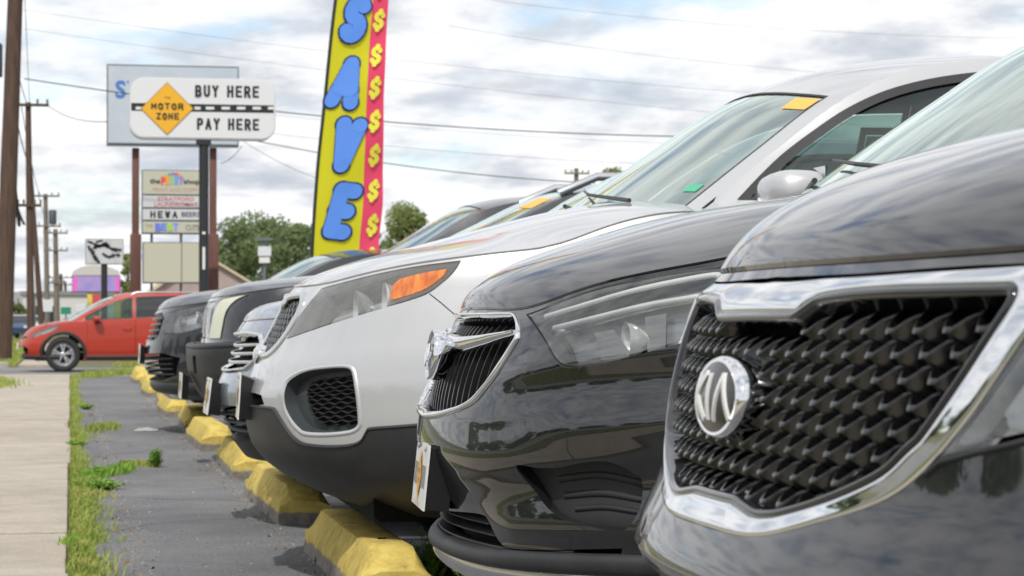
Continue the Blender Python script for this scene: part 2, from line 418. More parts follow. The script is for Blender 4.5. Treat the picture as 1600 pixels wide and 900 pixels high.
def bead(surf, outer, inner, name, m, parent, h=.012, base=-.01, k=7, closed=True, p=2.4, tilt=0., tilts=None):
    """raised moulding between two matched outlines"""
    A, B = np.asarray(outer), np.asarray(inner); n = len(A); vs = []
    rows = k + 3
    for j in range(rows):
        if j == 0: t, o_ = 0, base
        elif j == rows - 1: t, o_ = 1, base
        else:
            t = (j - 1) / (rows - 3); o_ = h * (1 - abs(2 * t - 1) ** p) + tilt * t
        if tilts is not None: o_ = o_ + np.asarray(tilts) * 2 * (t - 1) * (j not in (0, rows - 1))
        Q = A + (B - A) * t
        vs += list(surf.P(Q[:, 0], Q[:, 1]) + surf.N(Q[:, 0], Q[:, 1]) * (o_ if np.ndim(o_) == 0 else o_[:, None]))
    kk = n if closed else n - 1
    fs = [(j * n + i, j * n + (i + 1) % n, (j + 1) * n + (i + 1) % n, (j + 1) * n + i) for j in range(rows - 1) for i in range(kk)]
    if not closed:
        fs += [tuple(j * n for j in range(rows)), tuple(j * n + n - 1 for j in range(rows))[::-1]]
    o = mesh(name, vs, fs, m, parent); return autosmooth(o, 55)
def strip(surf, line, wd, name, m, parent, h=.004, base=-.004, k=4, off=0., closed=False, mb=None, p=2.2):
    """thin moulding along a line"""
    L = np.asarray(line, float); n = len(L)
    T = np.gradient(L, axis=0) if not closed else np.roll(L, -1, 0) - np.roll(L, 1, 0)
    T /= np.linalg.norm(T, axis=1, keepdims=True) + 1e-9; Nn = np.stack([-T[:, 1], T[:, 0]], 1) * (np.asarray(wd)[..., None] if np.ndim(wd) else wd) / 2
    rows = k + 3; vs = []
    for j in range(rows):
        t = 0 if j == 0 else (1 if j == rows - 1 else (j - 1) / (rows - 3)); o_ = base if j in (0, rows - 1) else h * (1 - abs(2 * t - 1) ** p)
        Q = L + Nn * (1 - 2 * t); vs += list(surf.P(Q[:, 0], Q[:, 1]) + surf.N(Q[:, 0], Q[:, 1]) * (o_ + off))
    kk = n if closed else n - 1
    fs = [(j * n + i, j * n + (i + 1) % n, (j + 1) * n + (i + 1) % n, (j + 1) * n + i) for j in range(rows - 1) for i in range(kk)]
    if not closed: fs += [tuple(j * n for j in range(rows)), tuple(j * n + n - 1 for j in range(rows))[::-1]]
    if mb is not None: mb.add(vs, fs); return
    return autosmooth(mesh(name, vs, fs, m, parent), 55)
# ------------------------------------------------------------------ the body of a car
UF = 1.2
class Body(Surf):
    """wraps round the car: u = distance from the nose's centre line (left side positive), s = height at the nose"""
    def __init__(s, prof, L, D=.8, D2=.5, ztop=None, bumps=(), n2=3.2):
        p = np.array(prof, float); s.z0, s.zt = p[0, 0], p[-1, 0]
        s.back = interp(p[:, 0], p[:, 1]); s.w = interp(p[:, 0], p[:, 2]); s.n = interp(p[:, 0], p[:, 3])
        s.L, s.D, s.D2, s.n2, s.bumps = L, D, D2, n2, bumps
        s.Ls = L - D - D2; s.UT = UF + s.Ls + UF; s.ztop = ztop or (lambda u: np.full_like(u, s.zt))
    def P(s, u, c):
        u = np.asarray(u, float); c = np.asarray(c, float); u, c = np.broadcast_arrays(u, c)
        au = np.abs(u); sg = np.where(u < 0, -1., 1.); w = s.w(c); n = s.n(c)
        z = s.z0 + (c - s.z0) / (s.zt - s.z0) * (s.ztop(au) - s.z0)
        ph = np.clip(au / UF, 0, 1) * PI / 2; sn, cs = np.sin(ph), np.cos(ph)
        r = ((sn / w) ** n + (cs / s.D) ** n) ** (-1 / n)
        l = r * sn; b = s.D - r * cs + s.back(c) * cs ** .7 * (au < UF)
        b = np.where(au > UF, s.D + (au - UF), b)
        pr = np.clip((au - UF - s.Ls) / UF, 0, 1) * PI / 2; sr, cr = np.cos(pr), np.sin(pr); n2 = s.n2
        rr = ((sr / w) ** n2 + (cr / s.D2) ** n2) ** (-1 / n2); bk = np.interp(c, [s.z0, s.z0 + .3, s.zt], [.06, 0, .08])
        rear = au > UF + s.Ls; l = np.where(rear, rr * sr, l); b = np.where(rear, s.L - s.D2 + rr * cr - bk * cr, b)
        nx = np.where(rear, cr, -cs); nl = np.where(rear, sr, np.where(au > UF, 1., sn))
        for f in s.bumps:
            o_ = f(au, c, b, z); b = b + nx * o_; l = l + nl * o_
        return np.stack([b, -l * sg, z], -1)
    flip = 1
    def N(s, a, c, e=2e-3):
        a = np.asarray(a, float); c = np.minimum(np.asarray(c, float), s.zt - e); n = np.cross(s.P(a + .014, c) - s.P(a - .014, c), s.P(a, c + e) - s.P(a, c - e))
        return n / (np.linalg.norm(n, axis=-1, keepdims=True) + 1e-12)
    def uz(s, b, z, rear=False):
        """surface coordinates of the left flank at length b and height z"""
        us = np.linspace(0, s.UT, 400); m = s.P(us, np.full(400, (s.z0 + s.zt) / 2))[:, 0]
        u = float(np.interp(b, m, us)); c = s.z0 + (z - s.z0) * (s.zt - s.z0) / (float(s.ztop(np.array([u]))[0]) - s.z0); return (u, c)
class Cyl(Surf):
    def __init__(s, body): s.b = body
    def P(s, u, z):
        p = s.b.P(u, np.full_like(np.asarray(u, float), s.b.zt)); p = p.copy(); p[..., 2] = z; return p
class Top(Surf):
    """windscreen, roof and tailgate glass between the two pillar lines"""
    flip = -1
    def __init__(s, pil, bow, crown):
        p = np.array(pil, float); a = np.r_[0, np.cumsum(np.linalg.norm(np.diff(p, axis=0), axis=1))]; s.A = a[-1]
        s.fb, s.fl, s.fz = interp(a, p[:, 0]), interp(a, p[:, 1]), interp(a, p[:, 2]); s.a = a
        x = np.linspace(0, 1, len(bow)) * s.A if np.ndim(bow[0]) == 0 else None
        s.bow = interp([q[0] * s.A for q in bow], [q[1] for q in bow]); s.cr = interp([q[0] * s.A for q in crown], [q[1] for q in crown])
    def P(s, a, c):
        a = np.asarray(a, float); v = np.asarray(c, float) / .7; g = 1 - np.abs(v) ** 2.3
        return np.stack([s.fb(a) - s.bow(a) * g, -s.fl(a) * v, s.fz(a) + s.cr(a) * g], -1)
class Side(Surf):
    """flank of the cabin: a = length, c = height"""
    def __init__(s, body, pil, sg=1):
        s.bd, s.sg = body, sg; p = np.array(pil, float); k = np.r_[True, np.diff(p[:, 0]) > 1e-4]; p = p[k]
        bb = np.linspace(p[0, 0], p[-1, 0], 120); a = np.r_[0, np.cumsum(np.linalg.norm(np.diff(np.array(pil, float), axis=0), axis=1))]
        q = np.linspace(0, a[-1], 500); P0 = np.array(pil, float); fb, fl, fz = (interp(a, P0[:, i])(q) for i in range(3))
        o = np.argsort(fb); s.pb, s.pl, s.pz = fb[o], fl[o], fz[o]; s.b0, s.b1 = fb.min(), fb.max()
        us = np.linspace(0, body.UT, 600); E_ = body.P(us, np.full(600, body.zt)); s.eb, s.el, s.ez = E_[:, 0], -E_[:, 1], E_[:, 2]
    def belt(s, b): return np.interp(b, s.eb, s.ez)
    def P(s, b, z):
        b = np.asarray(b, float); z = np.asarray(z, float); zb = np.interp(b, s.eb, s.ez); lb = np.interp(b, s.eb, s.el)
        zp = np.interp(b, s.pb, s.pz); lp = np.interp(b, s.pb, s.pl); t = (z - zb) / np.maximum(.06, zp - zb)
        return np.stack([b, -s.sg * (lb + (lp - lb) * t + .035 * np.sin(np.clip(t, 0, 1) * PI)), z], -1)
    @property
    def flip(s): return 1 if s.sg > 0 else -1
def loft_rows(rowsets, name, m, parent, deg=60):
    n = len(rowsets[0]); vs = [tuple(p) for r_ in rowsets for p in r_]
    fs = [(i * n + k, i * n + k + 1, (i + 1) * n + k + 1, (i + 1) * n + k) for i in range(len(rowsets) - 1) for k in range(n - 1)]
    return autosmooth(mesh(name, vs, fs, m, parent), deg)

def wheel(root, b, y, r, out, rim=M_rim, parent_name='wheel', spokes=5, width=.23):
    """tyre and alloy rim; out = +1 when its face looks to -y (the left side)"""
    s = -1 if out > 0 else 1
    prof = [(r * .62, s * -.02), (r * .66, s * .0), (r * .90, s * .012), (r * .965, s * -.005), (r, s * -.03), (r, s * -(width - .03)), (r * .965, s * -width), (r * .62, s * -width)]
    v, f = lathe(prof, 40); t = mesh('wheel', v, f, M_rubber, root, (b, y, r)); autosmooth(t, 50)
    h = MB(); v, f = lathe([(r * .645, s * .002), (r * .62, s * -.004), (r * .585, s * -.03), (r * .58, s * -.12), (.001, s * -.13)], 36); h.add(v, f)
    for k in range(spokes):
        for dd in (-.16, .16):
            a = 2 * PI * k / spokes + PI / 2; a1 = a + dd; ca, sa = math.cos(a), math.sin(a); c1, s1 = math.cos(a + dd * 1.15), math.sin(a + dd * 1.15)
            p0 = Vector((ca * r * .10, 0, sa * r * .10)); p1 = Vector((c1 * r * .60, 0, s1 * r * .60)); d = (p1 - p0).normalized(); q = Vector((-d.z, 0, d.x))
            vs = []
            for p, w_, y0 in ((p0, .020, s * -.012), (p0.lerp(p1, .5), .016, s * -.008), (p1, .019, s * -.012)):
                for (e, yy) in ((-1, -.03), (-.8, 0), (.8, 0), (1, -.03)): vs.append(p + q * (e * w_) + Vector((0, y0 + s * yy, 0)))
            h.add(vs, [(i * 4 + k2, i * 4 + k2 + 1, i * 4 + k2 + 5, i * 4 + k2 + 4) for i in (0, 1) for k2 in range(3)])
    v, f = lathe([(r * .14, s * -.03), (r * .14, s * -.004), (r * .11, s * .002), (.001, s * .003)], 20); h.add(v, f)
    autosmooth(h.build('rim', rim, t), 35)
    v, f = lathe([(r * .5, s * -.125), (r * .5, s * -.10), (.001, s * -.10)], 28); mesh('brake_disc', v, f, M_interior2, t)
    return t

class Car: pass
def build_car(name, label, cat, X0, Y0, cfg, group=None, zg=0.):
    root = thing(name, label, cat, (X0, Y0, zg), group); K = Car(); K.root = root; K.cfg = cfg; K.org = np.array([X0, Y0, zg])
    g = cfg.get; L = g('L', 4.6); pm = cfg['paint']
    body = Body(cfg['prof'], L, g('D', .8), g('D2', .45), bumps=g('bumps', ())); K.body = body
    if 'top_px' in cfg:
        cy = Cyl(body); q = cy.inv(K.org, cfg['top_px'], (0, UF + 1.2), (body.zt - .1, body.zt + .45))
        us, zs = list(q[:, 0]), list(q[:, 1])
    else: us, zs = [], []
    for (b, z) in cfg.get('top_bz', []): us.append(body.uz(b, body.zt)[0]); zs.append(z)
    if cfg.get('top_u'): us += [t[0] for t in cfg['top_u']]; zs += [t[1] for t in cfg['top_u']]
    us, zs = np.array(us), np.array(zs); o = np.argsort(us); us, zs = us[o], zs[o]
    k = np.r_[True, np.diff(us) > .01]; us, zs = us[k], zs[k]
    if us[0] > 0: us = np.r_[0, us]; zs = np.r_[zs[0], zs]
    if us[-1] < body.UT: us = np.r_[us, body.UT]; zs = np.r_[zs, zs[-1]]
    zi = interp(us, zs); ug = np.linspace(0, body.UT, 700); zg_ = zi(ug); kr = np.exp(-.5 * (np.arange(-24, 25) * (ug[1] - ug[0]) / .07) ** 2); kr /= kr.sum()
    zg_ = np.convolve(np.r_[zg_[24:0:-1], zg_, zg_[-2:-26:-1]], kr, 'valid'); body.ztop = interp(ug[::5], zg_[::5]); K.px = lambda pts, ra=(0, UF + 1.0): body.inv(K.org, pts, ra, (body.z0, body.zt))
    K.holes = []; K.both = lambda poly: (K.holes.append(np.asarray(poly)), K.holes.append(mir(poly)))
    return K

def finish_car(K):
    cfg, body, root = K.cfg, K.body, K.root; g = cfg.get; L = body.L; pm = cfg['paint']; UT = body.UT; z0, zt = body.z0, body.zt
    wr = g('wheel_r', .36); wb = g('wheels', (.93, L - 1.02)); detail = g('detail', True)
    # wheel openings
    arches = []
    for b in wb:
        pts = [body.uz(b + math.cos(t) * (wr + .06), wr + math.sin(t) * (wr + .06)) for t in np.linspace(0, PI, 22)]
        pts = [(pts[0][0], z0 - .06)] + pts + [(pts[-1][0], z0 - .06)]; arches.append(np.array(pts)); K.both(pts)
        for sg in (1, -1):
            vs = []; n = 20
            for t in np.linspace(-.25, PI + .25, n):
                q = (b + math.cos(t) * (wr + .058), wr + math.sin(t) * (wr + .058)); y = body.P(*body.uz(q[0], max(q[1], z0 + .02)))[1] * sg
                vs += [(q[0], y * .985, q[1]), (q[0], y * .985 + sg * .36, q[1])]
            mesh('wheel_arch', vs, [(2 * i, 2 * i + 1, 2 * i + 3, 2 * i + 2) for i in range(n - 1)], M_void, root)
            yy = float(body.P(*body.uz(b, wr + .5 if wr + .5 < zt else zt - .2))[1]) * sg
            wheel(root, b, yy + sg * .025, wr, sg, cfg.get('rim', M_rim))
    us = g('ustep', .035); cs_ = g('cstep', .03)
    rect = np.array([(-UT, z0), (UT, z0), (UT, zt), (-UT, zt)])
    doors = g('doors', ()); dh = []
    for i, (b0, b1, zb) in enumerate(doors):
        q = [(body.uz(b0, zb)[0], body.uz(b0, zb)[1]), (body.uz(b1, zb)[0], body.uz(b1, zb)[1]), (body.uz(b1, zb)[0], zt), (body.uz(b0, zb)[0], zt)]
        if i == len(doors) - 1 and g('door_cut'): q = [body.uz(b0, zb), body.uz(b1 - .42, zb), body.uz(b1 - .30, zb + .25), body.uz(b1, zb + .45), (body.uz(b1, zb)[0], zt), (body.uz(b0, zb)[0], zt)]
        q = np.array(q); q[:, 1] = np.minimum(q[:, 1], zt - .0005); K.both(q)
        for sg in (1, -1):
            qi = inset(q, .004); qq = qi if sg > 0 else mir(qi)
            d = patch(body, qq, 'door', pm, root, step=(us * 1.5, cs_)); 
            hb = b1 - .16; hu, hc = body.uz(hb, g('handle_z', .93)); hp = body.P(np.array([hu * sg]), np.array([hc]))[0]
            if detail: hd = MB(); hd.tube([(hp[0] - .085, hp[1] - sg * .004, hp[2]), (hp[0] - .07, hp[1] - sg * .04, hp[2] + .004), (hp[0] + .06, hp[1] - sg * .04, hp[2] + .01), (hp[0] + .085, hp[1] - sg * .004, hp[2] + .008)], .011, 8); autosmooth(hd.build('handle', pm, d))
    shell = patch(body, rect, 'body', pm, root, holes=K.holes, step=(us, cs_))
    # dark backing a little inside, seen through shut lines and openings
    q = np.array([(-UT, z0 + .02), (UT, z0 + .02), (UT, zt - .012), (-UT, zt - .012)])
    back_holes = [a for a in K.holes if any(a is x for x in ())]
    ah = []
    for a in arches: ah += [a, mir(a)]
    patch(body, q, 'inner_shell', M_void, root, holes=ah, off=-g('shell_in', .11), step=(.10, .10))
    # return flange of the shut line
    ul = np.linspace(-UT, UT, 260); e = np.stack([ul, np.full_like(ul, zt)], 1)
    P0 = body.P(e[:, 0], e[:, 1]); N0 = body.N(e[:, 0], e[:, 1] - .004)
    P1 = P0 - N0 * .05 - np.array([0, 0, .035]); loft_rows([P0, P1], 'shut_flange', M_void, root)
    # bonnet
    if not g('flatbed'):
        bC = g('bC', 1.3); uu = np.linspace(0, UF + 2.0, 600); E_ = body.P(uu, np.full_like(uu, zt)); mono = E_[:, 0]
        uC = float(np.interp(bC, mono, uu)); us_ = uC * (np.linspace(0, 1, 90) ** 1.0); us_[0] = .0006
        E_ = body.P(us_, np.full_like(us_, zt)); be, we, ze = E_[:, 0], -E_[:, 1], E_[:, 2]
        zc = interp(*zip(*cfg['hood'])); pw = g('hood_p', 3.0); hb = g('hood_bow', .16)
        vv = np.sin(np.linspace(-1, 1, 41) * PI / 2); rows = []; gap = .006; ribs = g('hood_rib')
        for i in range(len(us_)):
            t = (be[i] - be[0]) / (be[-1] - be[0]); cr = max(0., float(zc(be[i] - be[0])) - ze[i])
            if i < 10: cr = max(cr, 0.004)
            v = vv; h_ = (1 - np.abs(v) ** pw)
            z = ze[i] + gap + cr * h_; b = be[i] - hb * t * (1 - v * v); l = v * we[i] * .998
            if ribs is not None: z = z + ribs(be[i] - be[0], l)
            rows.append(np.stack([b, -l, z], -1))
        lip = rows[0] + np.array([.01, 0, -.022])
        under = [np.stack([rows[i][0] + np.array([0, .006, -.03]) for i in range(len(rows))]), ]
        hd = loft_rows(rows, 'hood', pm, root, 40)
        for j in (0, -1):
            e1 = np.array([r_[j] for r_ in rows]); e2 = e1 + np.array([.008, 0, -.022]); e2[:, 1] -= np.sign(e1[:, 1]) * .006 * np.minimum(1, np.abs(e1[:, 1]) / .4)
            loft_rows([e1, e2], 'hood_edge', pm, root)
        K.hood_rows = rows
    # cabin
    if 'pillar' in cfg:
        pil = []
        for p in cfg['pillar']:
            if p[0] == 'px': w_ = atY(p[1], p[2], K.org[1] - p[3]) - K.org; pil.append((w_[0], p[3], w_[2]))
            else: pil.append(p)
        p0, p1 = np.array(pil[0], float), np.array(pil[1], float); pil[0] = tuple(p0 - (p1 - p0) / np.linalg.norm(p1 - p0) * g('sink', .10))
        K.pil = pil; qh = g('header', 2)         # index of the pillar point where the roof begins
        T = Top(pil, g('bow', [(0, .2), (.3, .12), (.6, .03), (1, .05)]), g('crown', [(0, .02), (.25, .05), (.6, .06), (1, .02)])); K.T = T
        ah_, ar_ = T.a[qh], T.a[g('roof_end', -2)]
        ws = curve([(.03, -.65), (.03, 0), (.03, .65), (.03, .65), (ah_ + .0, .635), (ah_ + .0, .635), (ah_ + .03, 0), (ah_ + .0, -.635), (ah_ + .0, -.635), (.03, -.65)], 5, True)
        bk = np.array([(ar_ + .06, -.56), (T.A - .04, -.56), (T.A - .04, .56), (ar_ + .06, .56)])
        patch(T, np.array([(0, -.7), (T.A, -.7), (T.A, .7), (0, .7)]), 'roof', g('roof_paint', pm), root, holes=[ws, bk], step=(.06, .06))
        W = patch(T, ws, 'windshield', M_glass, root, off=-.004, step=(.1, .1))
        wi = np.array([(x * 1.0, y) for x, y in ws]); wi2 = inset(ws, .009); 
        patch(T, ws, 'windshield_surround', M_trimblack, root, holes=[wi2], off=-.001, step=(.1, .1))
        patch(T, bk, 'rear_window', M_privacy, root, off=-.003, step=(.12, .12))
        # cowl between bonnet and windscreen
        vv = np.sin(np.linspace(-1, 1, 41) * PI / 2); top0 = T.P(np.zeros(41) + .03, vv * .7)
        if not g('flatbed'):
            r0 = K.hood_rows[-1] - np.array([0, 0, .02]); r1 = (r0 * .5 + top0 * .5) - np.array([0, 0, .03]); loft_rows([r0, r1, top0], 'cowl', M_plastic, root)
            if detail:
                wp = MB(); a = T.P(np.array([.05, .10, .16]), np.array([.45, .1, -.25])) + T.N(np.array([.05, .1, .16]), np.array([.45, .1, -.25])) * .02
                wp.tube(a, [.008, .006, .004], 6); a = T.P(np.array([.05, .08]), np.array([-.10, -.55])) + np.array([0, 0, .02]); wp.tube(a, [.008, .004], 6); wp.build('wiper', M_trimblack, root)
        for sg in (1, -1):
            S = Side(body, pil, sg);
            if sg > 0: K.S = S
            bb = np.linspace(S.b0, S.b1, 60); up = np.interp(bb, S.pb, S.pz); lo = S.belt(bb)
            outer = np.vstack([np.stack([bb, np.maximum(up, lo + .004)], 1), np.stack([bb, lo], 1)[::-1]])
            wins = [np.array(q) for q in cfg.get('windows', [])]
            if 'window_px' in cfg:
                wq = Side(body, pil, 1).inv(K.org, cfg['window_px'], (S.b0, S.b1), (1.0, 1.8)); wins = [wq] + wins
            if not len(wins):
                wins = auto_windows(S, cfg.get('posts', (2.25, 3.15)), cfg.get('frame', .05))
            patch(S, outer, 'cabin_side', pm, root, holes=wins, step=(.08, .05))
            for i, q in enumerate(wins):
                qi = inset(q, cfg.get('seal', .022))
                patch(S, q, 'window_trim', g('trim', M_trimblack), root, holes=[qi], off=.002, step=(.1, .1))
                gl = patch(S, qi, 'side_window', M_sideglass if i == 0 else g('rear_glass', M_privacy), root, off=-.006, step=(.12, .12))
        interior(K)
    # underside, lamps behind
    MB().box((.35, -.62, z0 - .02 if z0 > .2 else .2), (L - .3, .62, z0 + .14)).build('underbody', M_void, root)
    q = [body.uz(L - .05, .78), body.uz(L - .05, .98)]; ur = UF + body.Ls
    for sg in (1, -1):
        p = np.array([(ur + .30, zt - .24), (ur + .85, zt - .24), (ur + .85, zt - .05), (ur + .3, zt - .03)]); p = p if sg > 0 else mir(p)
        patch(body, p, 'tail_light', mat('tail_red', (.35, .01, .01), .15, coat=.8), root, off=.006, step=(.06, .06))
    return K
def auto_windows(S, posts, fr):
    out = []; b0 = S.b0 + .16; ends = list(posts) + [S.b1 - .25]; st = b0
    for i, e in enumerate(ends):
        a, b = st, e - .03; x = np.linspace(a, b, 10)
        top = np.interp(x, S.pb, S.pz) - fr; lo = S.belt(x) + .025; k = top > lo + .02
        if k.sum() < 3: st = e + .03; continue
        x, top, lo = x[k], top[k], lo[k]
        if i == 0: pts = list(zip(x, top)) + [(x[-1], lo[-1]), (x[0] - .0, lo[0])]
        elif i == len(ends) - 1: pts = list(zip(x, top)) + [(x[-1] - .12, lo[-1]), (x[0], lo[0])]; pts[len(x) - 1] = (x[-1] - .03, top[-1] - .06)
        else: pts = list(zip(x, top)) + [(x[-1], lo[-1]), (x[0], lo[0])]
        out.append(np.array(pts)); st = e + .03
    return out
def interior(K):
    p = K.pil; b0, z0 = p[0][0], p[0][2]; r = K.root; f = MB()
    f.box((b0 - .05, -.66, z0 - .45), (b0 + .38, .66, z0 - .06), bev=.04); autosmooth(f.build('dashboard', M_interior2, r))
    MB().box((b0 + .1, -.68, .42), (K.body.L - .5, .68, .50)).build('cabin_floor', M_void, r)
    for y in (-.36, .36):
        for b in (b0 + .85, b0 + 1.75):
            m = MB(); m.box((b, y - .24, .55), (b + .5, y + .24, .72), bev=.05); m.box((b + .42, y - .23, .66), (b + .56, y + .23, z0 + .14), bev=.05)
            m.box((b + .46, y - .12, z0 + .16), (b + .55, y + .12, z0 + .34), bev=.035); autosmooth(m.build('seat', M_interior, r))
    v, f = [], []; m = MB(); m.tube([(b0 + .42 + .05 * math.sin(t), -.36 + .18 * math.cos(t), z0 - .06 + .17 * math.sin(t)) for t in np.linspace(0, 2 * PI, 20)], .014, 6)
    m.build('steering_wheel', M_interior2, r)
def mirror(K, b, l, z, sg=1, m=None, s=1.):
    """door mirror: housing on a short arm; sg=1 is the left side"""
    y = -l * sg; bm = bmesh.new(); bmesh.ops.create_uvsphere(bm, u_segments=20, v_segments=14, radius=1)
    for v in bm.verts:
        x, yy, zz = v.co; q = lambda t, p: math.copysign(abs(t) ** p, t)
        v.co = Vector((b + (q(x, .8) * .075 + (0.02 if x > 0 else 0)) * s, y - sg * (.13 + q(yy, .7) * .115 * s), z + (q(zz, .7) * .055 * (1 - .18 * yy * -sg) + .01) * s))
        if x > .55: v.co.x = b + .07 * s
    vs = [tuple(v.co) for v in bm.verts]; bm.verts.index_update(); fs = [tuple(v.index for v in f.verts) for f in bm.faces]; bm.free()
    o = mesh('mirror', vs, fs, m or K.cfg['paint'], K.root); autosmooth(o, 60)
    a = MB(); a.box((b - .03, min(y + sg * .03, y - sg * .06), z - .075), (b + .05, max(y + sg * .03, y - sg * .06), z - .03), bev=.01); a.build('mirror_arm', M_trimblack, o)
    g_ = MB(); g_.box((b + .072 * s, y - sg * .13 - .09 * s, z - .035 * s), (b + .078 * s, y - sg * .13 + .09 * s, z + .075 * s)); g_.build('mirror_glass', M_chrome, o)
def plate(K, b, z, yaw=0., w_=.305, h=.152, tilt=0., br=.09, y=0., thick=.004, backside=True):
    """dealer tag: white plate printed with a road sign diamond"""
    r = K.root; px = MB(); M_ = Matrix.Translation((b, y, z)) @ Matrix.Rotation(yaw, 4, 'Z') @ Matrix.Rotation(tilt, 4, 'Y')
    def put(mb, name, m, parent):
        vs = [M_ @ Vector(v) for v in mb.v]; return mesh(name, vs, mb.f, m, parent)
    k = MB(); k.box((0, -w_ / 2, -h / 2), (thick, w_ / 2, h / 2)); p = put(k, 'license_plate', M_plate, r)
    k = MB(); k.box((-.0015, -w_ * .42, -h * .17), (0, w_ * .42, h * .17)); put(k, 'road_print', M_pgrey, p)
    k = MB(); s = h * .40; k.add([(-.003, 0, s), (-.003, s * .95, 0), (-.003, 0, -s), (-.003, -s * .95, 0)], [(0, 1, 2, 3)]); put(k, 'diamond_print', M_orange, p)
    for txt, sz, dz, m in (('MOTOR ZONE', .012, -h * .43, M_orange), ('MOTOR', .012, .010, M_pgrey), ('ZONE', .012, -.012, M_pgrey)):
        v, f = text2d(txt, .01, sz); k = MB(); k.add([(-.0042, -q[0], q[1] + dz) for q in v], f); put(k, 'lettering', m, p)
    for yy in (-.09, .09):
        k = MB(); v, f = lathe([(.008, -.001), (.006, -.004), (.001, -.005)], 8, 'x'); k.add([(q[0], q[1] + yy, q[2] + h * .43) for q in v], f)
        put(k, 'screw', M_satin, p)
    k = MB(); k.add([(thick, -w_ / 2 + .004, -h / 2 + .004), (thick, w_ / 2 - .004, -h / 2 + .004), (thick, w_ / 2 - .004, h / 2 - .004), (thick, -w_ / 2 + .004, h / 2 - .004),
                     (thick + br, -w_ / 2 + .03, -h / 2), (thick + br, w_ / 2 - .03, -h / 2), (thick + br, w_ / 2 - .03, h / 2 - .02), (thick + br, -w_ / 2 + .03, h / 2 - .02)],
                    [(0, 1, 2, 3), (0, 4, 5, 1), (1, 5, 6, 2), (2, 6, 7, 3), (3, 7, 4, 0)]); put(k, 'plate_bracket', M_plastic, r)
    return p
def headlight(K, poly, lens=M_lens, depth=.09, inner=M_lampgrey, name='headlight', both=True, gap=.004, off=0., wallm=None):
    """opening, bowl and clear lens; returns the parts on the left side"""
    K.both(poly); out = []
    for sg in ((1, -1) if both else (1,)):
        p = poly if sg > 0 else mir(poly); h = patch(K.body, inset(p, .012), name, inner, K.root, off=-depth, step=(.03, .03))
        wall(K.body, p, .0, -depth, 'lamp_housing', wallm or M_lampdark, h)
        patch(K.body, inset(p, gap), 'lens', lens, h, off=off, step=(.03, .03)); out.append(h)
    return out
def bowl(K, u, c, r_, dep, parent, m=M_reflector, lens=True, tilt=0., d0=-.03, sq=1.):
    """round lamp unit set into the housing facing forward (-x)"""
    for sg in (1, -1):
        p = K.body.P(np.array([u * sg]), np.array([c]))[0]; n = K.body.N(np.array([u * sg]), np.array([c]))[0]
        prof = [(r_, 0), (r_ * .93, .006), (r_ * .86, .018), (r_ * .7, dep * .6), (r_ * .42, dep * .9), (r_ * .2, dep)]
        v, f = lathe(prof, 28, 'x'); c0 = p + n * d0; par = parent[0 if sg > 0 else 1]
        autosmooth(mesh('reflector', [(q[0] + c0[0] , q[1] * sq + c0[1], q[2] + c0[2]) for q in v], f, m, par), 50)
        if lens:
            v, f = lathe([(r_ * .45, dep * .75), (r_ * .40, dep * .5), (r_ * .25, dep * .36), (.001, dep * .3)], 20, 'x')
            autosmooth(mesh('projector', [(q[0] + c0[0], q[1] + c0[1], q[2] + c0[2]) for q in v], f, M_lens_bulb, par), 60)
M_lens_bulb = mat('projector_glass', (.75, .78, .80), .06, .0, coat=1., spec=.8)
# ================================================================== ground
def gz(x, y):
    """the lot is level; the drive beyond it falls a little towards the street"""
    y = np.asarray(y, float); t = np.clip((y - 35) / 11, 0, 1); return -.21 * t * t * (3 - 2 * t)
# ================================================================== the parked cars
def lattice(K, poly, du, dc, name, m, off, wd=.004, amp=.0, wave=None, both=True, diag=True, parent=None, surf=None, h=.003):
    sf = surf or K.body; mb_out = []
    for sg in ((1, -1) if both else (1,)):
        p = np.asarray(poly) if sg > 0 else mir(poly); lo, hi = p.min(0), p.max(0); mb = MB(); lines = []
        if wave is None:
            k = dc / du
            for s_ in (1, -1):
                c0 = lo[1] - (hi[0] - lo[0]) * k
                for c in np.arange(c0, hi[1] + (hi[0] - lo[0]) * k, dc):
                    x = np.linspace(lo[0], hi[0], 90); lines.append(np.stack([x, c + s_ * (x - lo[0]) * k], 1))
        else:
            i = 0
            for c in np.arange(lo[1], hi[1], dc):
                x = np.linspace(lo[0], hi[0], 140); lines.append(np.stack([x, c + wave * np.sin(2 * PI * x / du + i * PI)], 1)); i += 1
        for ln in lines:
            ok = inside(ln, p); i = 0
            while i < len(ln):
                if not ok[i]: i += 1; continue
                j = i
                while j + 1 < len(ln) and ok[j + 1]: j += 1
                if j - i >= 2: strip(sf, ln[i:j + 1:2] if j - i > 6 else ln[i:j + 1], wd, '', None, None, h=h, base=-.006, k=3, off=off, mb=mb)
                i = j + 1
        if mb.v:
            o = mb.build(name, m, parent or K.root); autosmooth(o, 50); o['kind'] = 'stuff'; mb_out.append(o)
    return mb_out
